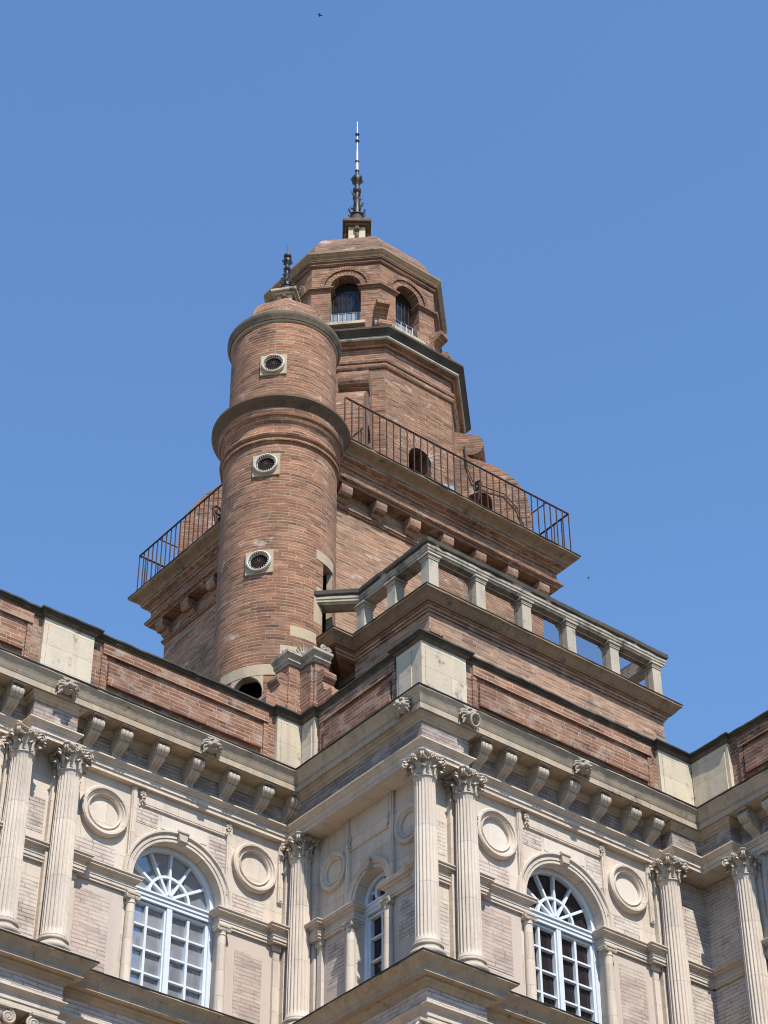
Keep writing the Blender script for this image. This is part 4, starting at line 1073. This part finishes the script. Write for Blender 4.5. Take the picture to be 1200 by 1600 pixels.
# ------------------------------------------------------------------ octagonal lantern tower
LX, LY = 21.79, 28.20
lantern = thing('lantern_tower', 'octagonal brick lantern with arched openings and a domed roof on the tower', 'lantern tower', (LX, LY, 27.02))
OA = [radians(22.5+45*i) for i in range(8)]
def octp(R): return [(LX+R*cos(a), LY+R*sin(a)) for a in OA][::1]
def octsweep(prof, nm, mt, smooth=None):
    mb = MB(); pts = octp(1.0)
    K = cos(pi/8)
    vs = []
    for R, z in prof:
        for a in OA: vs.append((LX+R*cos(a), LY+R*sin(a), z))
    fs = []
    for q in range(len(prof)-1):
        for i in range(8): j = (i+1) % 8; fs.append((q*8+i, q*8+j, (q+1)*8+j, (q+1)*8+i))
    mb.add(vs, fs); return part(nm, mb, mt, lantern)
# body, with doorway holes on the four axial faces
def oct_wall(R, z0, z1, holes_faces, hw, zb, zs, nm, mt, depth, top_extra=0):
    mb = MB(); ap = R*cos(pi/8); hs = R*sin(pi/8); n = 18
    for i in range(8):
        na = radians(45*i+45); c_, s_ = cos(na), sin(na)
        def q(t, o, z): return (LX+(ap-o)*c_-t*s_, LY+(ap-o)*s_+t*c_, z)
        def quad(a, b, c, d): mb.add([q(*a), q(*b), q(*c), q(*d)], [(0, 1, 2, 3)])
        if (45*i+45) % 360 not in holes_faces: quad((-hs, 0, z0), (hs, 0, z0), (hs, 0, z1), (-hs, 0, z1)); continue
        quad((-hs, 0, z0), (-hw, 0, z0), (-hw, 0, z1), (-hs, 0, z1)); quad((hw, 0, z0), (hs, 0, z0), (hs, 0, z1), (hw, 0, z1))
        if zb > z0: quad((-hw, 0, z0), (hw, 0, z0), (hw, 0, zb), (-hw, 0, zb))
        A = [(-hw*cos(pi*k/n), zs+hw*sin(pi*k/n)) for k in range(n+1)]
        for k in range(n): quad((A[k][0], 0, A[k][1]), (A[k+1][0], 0, A[k+1][1]), (A[k+1][0], 0, z1), (A[k][0], 0, z1))
        E_ = [(-hw, zb)]+A+[(hw, zb)]
        for k in range(len(E_)-1): quad((E_[k][0], 0, E_[k][1]), (E_[k][0], depth, E_[k][1]), (E_[k+1][0], depth, E_[k+1][1]), (E_[k+1][0], 0, E_[k+1][1]))
        quad((hw, 0, zb), (hw, depth, zb), (-hw, depth, zb), (-hw, 0, zb))
    return part(nm, mb, mt, lantern)
oct_wall(2.365, 27.02, 31.45, (270, 180, 0, 90), .30, 27.1, 28.72, 'lower_wall', 'lantern_brick', .5)
octsweep([(1.8, 27.0), (1.8, 31.4)], 'dark_core', 'void')
def voussoirs(ap, angs, hw, zs, thick, nm, mt, proud=.03, cnt=17, outer2=False):
    for d in angs:
        na = radians(d); mb = MB()
        for k in range(cnt):
            a0 = pi*k/cnt+.012; a1 = pi*(k+1)/cnt-.012
            P = []
            for o in (0, proud):
                for (a, R) in ((a0, hw), (a1, hw), (a1, hw+thick), (a0, hw+thick)):
                    t = R*cos(a); P.append((LX+(ap+o)*cos(na)-t*sin(na), LY+(ap+o)*sin(na)+t*cos(na), zs+R*sin(a)))
            mb.add(P, [(4, 5, 6, 7), (0, 1, 5, 4), (1, 2, 6, 5), (2, 3, 7, 6), (3, 0, 4, 7)])
        part(nm, mb, mt, lantern)
voussoirs(2.365*cos(pi/8), (270, 180), .30, 28.72, .36, 'arch_bricks', 'tower_brick', .008, 19)
octsweep([(2.365, 30.78), (2.40, 30.79), (2.425, 30.83), (2.425, 30.90), (2.40, 30.93), (2.44, 30.95), (2.45, 31.0), (2.43, 31.05), (2.385, 31.07)], 'string_course', 'lantern_brick')
octsweep([(2.365, 31.38), (2.42, 31.38), (2.44, 31.43), (2.50, 31.455), (2.52, 31.47), (2.3, 31.48)], 'bed_moulding', 'lantern_brick')
octsweep([(2.2, 31.48), (2.54, 31.49), (2.57, 31.515), (2.57, 31.56), (2.56, 31.575)], 'stone_band', 'post')
octsweep([(2.50, 31.565), (2.58, 31.567), (2.60, 31.61), (2.655, 31.67), (2.69, 31.70), (2.69, 31.75), (2.66, 31.765), (1.9, 31.82)], 'ledge', 'coping')
RL = 2.0
oct_wall(RL, 31.80, 34.36, tuple(range(0, 360, 45)), .335, 32.5, 33.65, 'upper_wall', 'lantern_brick', .32)
octsweep([(1.2, 31.8), (1.2, 34.3)], 'dark_core', 'void')
voussoirs(RL*cos(pi/8), range(0, 360, 45), .335, 33.65, .13, 'arch_bricks', 'lantern_brick', .02, 15)
voussoirs(RL*cos(pi/8), range(0, 360, 45), .475, 33.65, .10, 'arch_bricks', 'lantern_brick', .055, 31)
def impost_band():
    ap = RL*cos(pi/8); hs = RL*sin(pi/8)
    for i in range(8):
        # mould wrapping one corner pier between two openings
        v = OA[i]; n0 = v-pi/8; n1 = v+pi/8
        def pt(na, t, o=0): return (LX+(ap+o)*cos(na)-t*sin(na), LY+(ap+o)*sin(na)+t*cos(na))
        path = [pt(n1, -.335, -.3), pt(n1, -.335), pt(n0, hs), pt(n0, .335), pt(n0, .335, -.3)]
        mb = MB(); mb.sweep(path, [(-.05, 33.53), (.01, 33.53), (.03, 33.545), (.035, 33.565), (.06, 33.585), (.075, 33.59), (.075, 33.63), (.06, 33.645), (-.05, 33.65)]); part('impost', mb, 'lantern_brick_dark', lantern)
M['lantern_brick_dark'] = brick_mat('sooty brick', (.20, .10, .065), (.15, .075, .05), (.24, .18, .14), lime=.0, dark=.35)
def impost_band_order():
    ap = RL*cos(pi/8); hs = RL*sin(pi/8)
    for i in range(8):
        v = OA[i]; n0 = v-pi/8; n1 = v+pi/8
        def pt(na, t, o=0): return (LX+(ap+o)*cos(na)-t*sin(na), LY+(ap+o)*sin(na)+t*cos(na))
        path = [pt(n0, .335, -.3), pt(n0, .335), pt(n0, hs), pt(n1, -.335), pt(n1, -.335, -.3)]
        mb = MB(); mb.sweep(path, [(-.05, 33.53), (.01, 33.53), (.03, 33.545), (.035, 33.565), (.06, 33.585), (.075, 33.59), (.075, 33.63), (.06, 33.645), (-.05, 33.65)]); part('impost', mb, 'lantern_brick_dark', lantern)
impost_band_order()
for d in range(0, 360, 45):
    na = radians(d); ap = RL*cos(pi/8)
    mb = MB(); mb.box(-.44, .44, -.10, .05, 32.42, 32.50); part('sill', mb, 'stone_dirty', lantern, (LX+ap*cos(na), LY+ap*sin(na), 0), na+pi/2)
    gl = MB(); gl.add([(-.34, .24, 32.5), (.34, .24, 32.5), (.34, .24, 34.0), (-.34, .24, 34.0)], [(0, 1, 2, 3)])
    wv = part('window', gl, 'lantern_glass' if 'lantern_glass' in M else 'glass_dark', lantern, (LX+ap*cos(na), LY+ap*sin(na), 0), na+pi/2)
    lp = MB(); lp.box(-.33, .33, .225, .235, 32.5, 33.02); part('lower_pane', lp, 'pale_pane', wv, local=True)
    gr = MB()
    for t in [-.30+.1*i for i in range(7)]: gr.tube([(t, .215, 32.5), (t, .215, 33.7)], .005, 4)
    for z in (32.8, 33.1, 33.4, 33.65): gr.tube([(-.33, .215, z), (.33, .215, z)], .005, 4)
    part('grille', gr, 'iron', wv, local=True)
    rl = MB()
    for t in [-.32+.16*i for i in range(5)]: rl.tube([(t, .03, 32.5), (t, .03, 32.86)], .007, 4)
    for z in (32.53, 32.86): rl.tube([(-.335, .03, z), (.335, .03, z)], .008, 4)
    part('guard_rail', rl, 'white_grille', wv, local=True)
def console_mesh():
    mb = MB(); prof = [(0, 32.92), (.30, 32.92), (.33, 32.87), (.33, 32.80), (.24, 32.74), (.13, 32.66), (.09, 32.52), (.10, 32.40), (.17, 32.28)]
    for i in range(9): a = pi*.75-pi*1.3*i/8; prof.append((.33+.14*cos(a), 32.10+.14*sin(a)))
    prof += [(.22, 31.84), (0, 31.80)]
    mb.prism([(-x, z) for x, z in prof], 'x', -.14, .14)
    mb.tube([(-.155, -.33, 32.10), (.155, -.33, 32.10)], .10, 12)
    return mb.mesh('console', [M['lantern_brick']])
CON = console_mesh()
for a in OA: part('console', CON, [], lantern, (LX+(RL-.06)*cos(a), LY+(RL-.06)*sin(a), 0), a+pi/2)
octsweep([(RL, 34.28), (RL+.03, 34.29), (RL+.055, 34.33), (RL+.055, 34.38), (RL+.09, 34.40), (RL+.10, 34.43), (RL-.1, 34.44)], 'cornice_moulding', 'lantern_brick_dark')
octsweep([(RL-.1, 34.43), (RL+.105, 34.43), (RL+.12, 34.46), (RL+.155, 34.51), (RL+.18, 34.55), (RL+.195, 34.57), (RL+.195, 34.62), (RL+.17, 34.63), (1.7, 34.70)], 'cornice', 'ledge_warm')
octsweep([(1.95, 34.62), (1.93, 34.85), (1.87, 35.08), (1.76, 35.32), (1.60, 35.55), (1.40, 35.75), (1.1, 35.99), (.75, 36.22), (.3, 36.42), (.0, 36.45)], 'dome', 'dome_brick')
mb = MB(); mb.box(-.20, .20, -.20, .20, 36.3, 37.30, 0)
for k in range(4):
    a = k*pi/2+pi/4; mb.blob((.24*cos(a-pi/4), .24*sin(a-pi/4), 37.16), (.075, .075, .09), 8, 6, 1); mb.blob((.22*cos(a-pi/4), .22*sin(a-pi/4), 36.95), (.05, .05, .14), 8, 6, 1)
mb.bevbox(-.28, .28, -.28, .28, 37.26, 37.33, .012, 1); mb.bevbox(-.34, .34, -.34, .34, 37.33, 37.43, .015, 1)
part('capstone', mb, ['stone_ped', 'ledge', 'stone_dirty'], lantern, (LX, LY, 0), radians(-37))
# scroll buttresses on the diagonals of the platform
def buttress(d, half, shift=0., volw=.0):
    na = radians(d); mb = MB()
    prof = [(2.1, 27.0), (2.38, 27.0), (2.38, 28.45)]
    for i in range(1, 10): a = pi-pi*i/9; prof.append((2.66+.28*cos(a), 28.45+.28*sin(a)))
    prof += [(2.94, 27.0), (3.74, 27.0), (3.74, 27.80), (3.73, 28.2), (3.67, 28.52), (3.56, 28.80), (3.40, 29.05), (3.20, 29.27), (2.96, 29.46), (2.72, 29.60), (2.52, 29.68), (2.46, 29.76)]
    for i in range(15): a = -pi*.6+pi*1.15*i/14; prof.append((2.53+.29*cos(a), 30.06+.29*sin(a)))
    prof += [(2.1, 30.50)]
    n = len(prof)
    # prism in (r,z) with rounded bevel at the sides
    vs = []
    for t in (-half, half):
        for r, z in prof: vs.append((r*cos(na)-(t+shift)*sin(na)+LX, r*sin(na)+(t+shift)*cos(na)+LY, z))
    fs = [tuple(range(n)), tuple(range(n, 2*n))[::-1]]
    for i in range(n): j = (i+1) % n; fs.append((i, n+i, n+j, j))
    mb.add(vs, fs)
    bt = part('buttress', mb, 'lantern_brick', lantern)
    bm = bmesh.new(); bm.from_mesh(bt.data); bmesh.ops.recalc_face_normals(bm, faces=bm.faces); bm.to_mesh(bt.data); bm.free()
W0 = W
buttress(315, .36); buttress(225, .32, .30); buttress(135, .32); buttress(45, .42)

# ------------------------------------------------------------------ finials
def finial(x, y, z0, s, rod, label, name='roof_finial'):
    wk = .86 if rod == 'long' else 1.05
    t = thing(name, label, 'finial', (x, y, z0))
    mb = MB()
    mb.lathe([(.0, 0), (.27*s, 0), (.275*s, .03*s), (.235*s, .10*s), (.19*s, .17*s), (.15*s, .25*s), (.12*s, .31*s), (.15*s, .33*s), (.15*s, .36*s), (.10*s, .39*s), (.08*s, .5*s), (.075*s, .75*s), (.09*s, .80*s), (.06*s, .84*s), (.05*s, .98*s), (.085*s, 1.02*s), (.095*s, 1.08*s), (.06*s, 1.13*s), (.055*s, 1.22*s), (.09*s, 1.27*s), (.11*s, 1.33*s), (.12*s, 1.40*s), (.09*s, 1.46*s), (.04*s, 1.5*s), (.035*s, 1.62*s), (0, 1.63*s)], n=20)
    mb.xform(Matrix.Diagonal((wk, wk, 1, 1))); part('stem', mb, 'lead', t, (x, y, z0), smooth=40)
    for z, R, L, cnt in ((.36*s, .12*s, .10*s, 8), (.56*s, .07*s, .10*s, 4), (.84*s, .05*s, .11*s, 4), (1.30*s, .08*s, .07*s, 6)):
        for k in range(cnt):
            a = 2*pi*k/cnt+z*3; mb = MB()
            pts = [(R*.8, 0), (R+L*.35, L*.15), (R+L*.7, L*.6), (R+L*.75, L*.95), (R+L*.45, L*1.05)]
            mb.tube([(r*cos(a), r*sin(a), z+h) for r, h in pts], [.014*s, .022*s, .020*s, .024*s, .010*s], 6)
            mb.xform(Matrix.Diagonal((wk, wk, 1, 1))); part('crocket', mb, 'lead', t, (x, y, z0), smooth=50)
    h0 = 1.6*s
    if rod == 'long':
        mb = MB(); H = 41.26-z0
        mb.lathe([(.035, h0), (.035, h0+.4), (.028, h0+.42), (.026, H*.72), (.018, H*.73), (.014, H-.02), (0, H)], n=10); part('rod', mb, 'zinc', t, (x, y, z0), smooth=40)
        mb = MB()
        for f in (h0+.02, h0+.36, h0+1.12, h0+1.36): mb.lathe([(.0, f-.025), (.05, f-.02), (.055, f), (.05, f+.02), (0, f+.025)], n=12)
        part('collar', mb, 'lead', t, (x, y, z0), smooth=40)
    else:
        mb = MB(); mb.blob((0, 0, h0-.02), (.085, .085, .075), 12, 8); part('ball', mb, 'lead', t, (x, y, z0), smooth=60)
        mb = MB(); mb.lathe([(.022, h0+.03), (.014, h0+.2), (0, h0+.42)], n=8); part('spike', mb, 'lead', t, (x, y, z0), smooth=40)
finial(LX, LY, 37.43, 1.24, 'long', 'tall dark finial with a long bright rod on top of the lantern dome')
finial(TXc, TYc, 30.87, .72, 'short', 'small dark finial with ball and spike on top of the round turret')

# ------------------------------------------------------------------ iron railing round the tower platform
rail = thing('iron_railing', 'rusty iron railing round the top platform of the square tower', 'railing', (21.7, 28.2, 27.0))
RX0, RX1, RY0, RY1, RZ0, RZ1 = 18.62, 24.86, 24.89, 31.62, 27.02, 28.11
def seg_hits_turret(x, y): return (x-TXc)**2+(y-TYc)**2 < 1.12**2
def bar_mesh():
    mb = MB(); mb.box(-.0095, .0095, -.0095, .0095, 0, RZ1-RZ0); return mb.mesh('baluster', [M['iron']])
BAR = bar_mesh()
def run(n, f):
    for i in range(n):
        x, y = f(i)
        if not seg_hits_turret(x, y): part('baluster', BAR, [], rail, (x, y, RZ0))
nf = 37; run(nf, lambda i: (RX0+(RX1-RX0)*i/(nf-1), RY0))
nl = 40; run(nl-1, lambda i: (RX0, RY0+(RY1-RY0)*(i+1)/(nl-1)))
nr = 31; run(nr-1, lambda i: (RX1, RY0+(RY1-RY0)*(i+1)/(nr-1)))
mb = MB()
for i in range(1, 40): x = RX0+(RX1-RX0)*i/40; mb.box(x-.011, x+.011, RY1-.011, RY1+.011, RZ0, RZ1)
bb = part('far_balusters', mb, 'iron', rail); bb['kind'] = 'stuff'
def rbar(nm, a, b, h=.022):
    mb = MB(); mb.tube([a, b], h, 6); part(nm, mb, 'iron', rail)
rbar('top_bar', (19.0, RY0, RZ1), (RX1, RY0, RZ1)); rbar('top_bar', (RX0, 26.5, RZ1), (RX0, RY1, RZ1)); rbar('top_bar', (RX1, RY0, RZ1), (RX1, RY1, RZ1)); rbar('top_bar', (RX0, RY1, RZ1), (RX1, RY1, RZ1))
rbar('bottom_bar', (19.0, RY0, RZ0+.08), (RX1, RY0, RZ0+.08), .013); rbar('bottom_bar', (RX0, 26.5, RZ0+.08), (RX0, RY1, RZ0+.08), .013); rbar('bottom_bar', (RX1, RY0, RZ0+.08), (RX1, RY1, RZ0+.08), .013)
rbar('tie_bar', (24.23, RY0, RZ1-.02), (24.23, 26.0, RZ1-.02), .014); rbar('tie_bar', (RX0, 30.86, RZ1-.02), (19.6, 30.86, RZ1-.02), .014)
def scroll_brace(nm, base, inward, rad=.017):
    # s-shaped iron stay standing inside the railing; inward = unit vector
    mb = MB(); d = Vector(inward); b = Vector(base); pts = []
    for i in range(16): t = i/15; a = -pi*.5+t*pi*2.0; R = .07+.05*t; pts.append(b+d*(.62+R*cos(a))+Vector((0, 0, .28+R*sin(a))))
    for i in range(1, 8): t = i/8; pts.append(b+d*(.62-.12+ (-.30)*t-.1*sin(pi*t))+Vector((0, 0, .16+.55*t)))
    for i in range(18): t = i/17; a = pi*1.0-t*pi*2.3; R = .13*(1-.65*t); pts.append(b+d*(.12+.13+R*cos(a)-.0)+Vector((0, 0, .82+R*sin(a))))
    mb.tube(pts, rad, 6); part(nm, mb, 'iron', rail, smooth=50)
scroll_brace('scroll_brace', (22.55, RY0, 27.02), (.05, 1, 0), .028)
scroll_brace('scroll_brace', (RX0, 29.05, 27.02), (1, .05, 0), .03)
# black cable coming down the buttress
mb = MB(); na = radians(315)
cp = [(2.40, 30.0, -.40), (2.42, 29.5, -.40), (2.55, 29.0, -.41), (2.9, 28.75, -.41), (3.2, 28.6, -.40), (3.45, 28.2, -.40), (3.6, 27.6, -.40), (3.65, 27.05, -.40)]
mb.tube([(LX+r*cos(na)-t*sin(na), LY+r*sin(na)+t*cos(na), z) for r, z, t in cp], .013, 6)
cab = part('cable', mb, 'bird', None, smooth=50); cab['label'] = 'black cable running down the scroll buttress behind the railing'; cab['category'] = 'cable'
# floodlight standing on the platform edge
fl = thing('floodlight', 'small pale grey floodlight box behind the tower railing', 'floodlight', (21.87, 25.25, 27.03))
mb = MB(); mb.bevbox(-.15, .15, -.08, .10, .30, .52, .02); part('housing', mb, 'lamp', fl, (21.87, 25.25, 27.03), radians(-12))
mb = MB(); mb.box(-.03, .03, -.02, .02, 0, .32); mb.box(-.14, .14, -.06, .06, 0, .03); part('bracket', mb, 'iron', fl, (21.87, 25.25, 27.03))
mb = MB(); mb.box(-.12, .12, -.095, -.078, .33, .49); part('lens', mb, 'glass_blue', fl, (21.87, 25.25, 27.03), radians(-12)) if 'glass_blue' in M else None

# ------------------------------------------------------------------ two birds
def bird(loc, rz, sc, label):
    mb = MB(); mb.blob((0, 0, 0), (.10, .035, .032), 10, 7); mb.blob((.10, 0, .008), (.032, .026, .024), 8, 6)
    mb.add([(.128, -.006, .008), (.128, .006, .008), (.155, 0, .004), (.128, 0, .016)], [(0, 1, 2), (0, 2, 3), (1, 3, 2)])
    for s_ in (-1, 1):
        L = [(.05, .02, .015), (-.04, .02, .015), (-.035, .11, .035), (-.075, .24, .02), (.0, .14, .038), (.05, .10, .035)]
        top = [(x, y*s_, z+.006) for x, y, z in L]; bot = [(x, y*s_, z-.002) for x, y, z in L]; n = len(L)
        fs = [tuple(range(n)), tuple(range(n, 2*n))[::-1]]+[(i, n+i, n+(i+1) % n, (i+1) % n) for i in range(n)]
        mb.add(top+bot, fs)
    mb.add([(-.08, -.02, 0), (-.08, .02, 0), (-.19, .05, 0), (-.15, 0, 0), (-.19, -.05, 0), (-.08, -.02, .006), (-.08, .02, .006), (-.19, .05, .004), (-.15, 0, .004), (-.19, -.05, .004)], [(0, 1, 2, 3, 4), (9, 8, 7, 6, 5), (0, 5, 6, 1), (1, 6, 7, 2), (2, 7, 8, 3), (3, 8, 9, 4), (4, 9, 5, 0)])
    mb.xform(Matrix.Scale(sc, 4))
    o = part('bird', mb, 'bird', None, loc, rz, smooth=50); o['label'] = label; o['category'] = 'bird'; o['group'] = 'birds in the sky'; o.rotation_euler.x = .5
bird((26.131*1.7, 35.859*1.7, 56.551*1.7), radians(55), .9, 'tiny dark bird high in the sky above the finial rod')
bird((51.573*1.6, 50.724*1.6, 54.299*1.6), radians(140), .55, 'tiny dark bird in the sky right of the tower platform')
# ------------------------------------------------------------------ the two wings that close the courtyard behind the viewer
def far_wing(label, loc, L, rz):
    t = thing('courtyard_wing', label, 'palace wing', loc)
    mb = MB(); n = 9; pit = L/n
    us = [-L/2+pit*(i+.5) for i in range(n)]
    mb.box(-L/2, L/2, .25, 6, 0, 19)
    for zb, zt in ((0, 1.5), (5.2, 7.2), (10.6, 12.6), (16.4, 19.0)): mb.box(-L/2, L/2, 0, .26, zb, zt)
    for i in range(n+1):
        u = -L/2+pit*i
        for zb, zt in ((1.5, 5.2), (7.2, 10.6), (12.6, 16.4)): mb.box(max(-L/2, u-1.1), min(L/2, u+1.1), 0.002, .26, zb, zt)
    part('wall', mb, 'stone', t, loc, rz)
    mb = MB()
    for z in (5.6, 11.0, 17.2): mb.sweep([(-L/2, 0), (L/2, 0)], [(-.1, z), (.02, z), (.15, z+.15), (.3, z+.3), (.3, z+.42), (-.1, z+.45)])
    part('cornice', mb, 'stone_cornice', t, loc, rz)
    for u in us:
        for zb, zt in ((1.5, 5.2), (7.2, 10.6), (12.6, 16.4)):
            mb = MB(); mb.box(u-pit/2+1.1, u+pit/2-1.1, .14, .2, zb, zt); part('window', mb, 'glass_dark', t, loc, rz)
far_wing('plain cream stone courtyard wing facing the pavilion front', (6, -9, GZ), 42, pi)
far_wing('plain cream stone courtyard wing facing the pavilion side', (-11, 10, GZ), 38, pi/2)
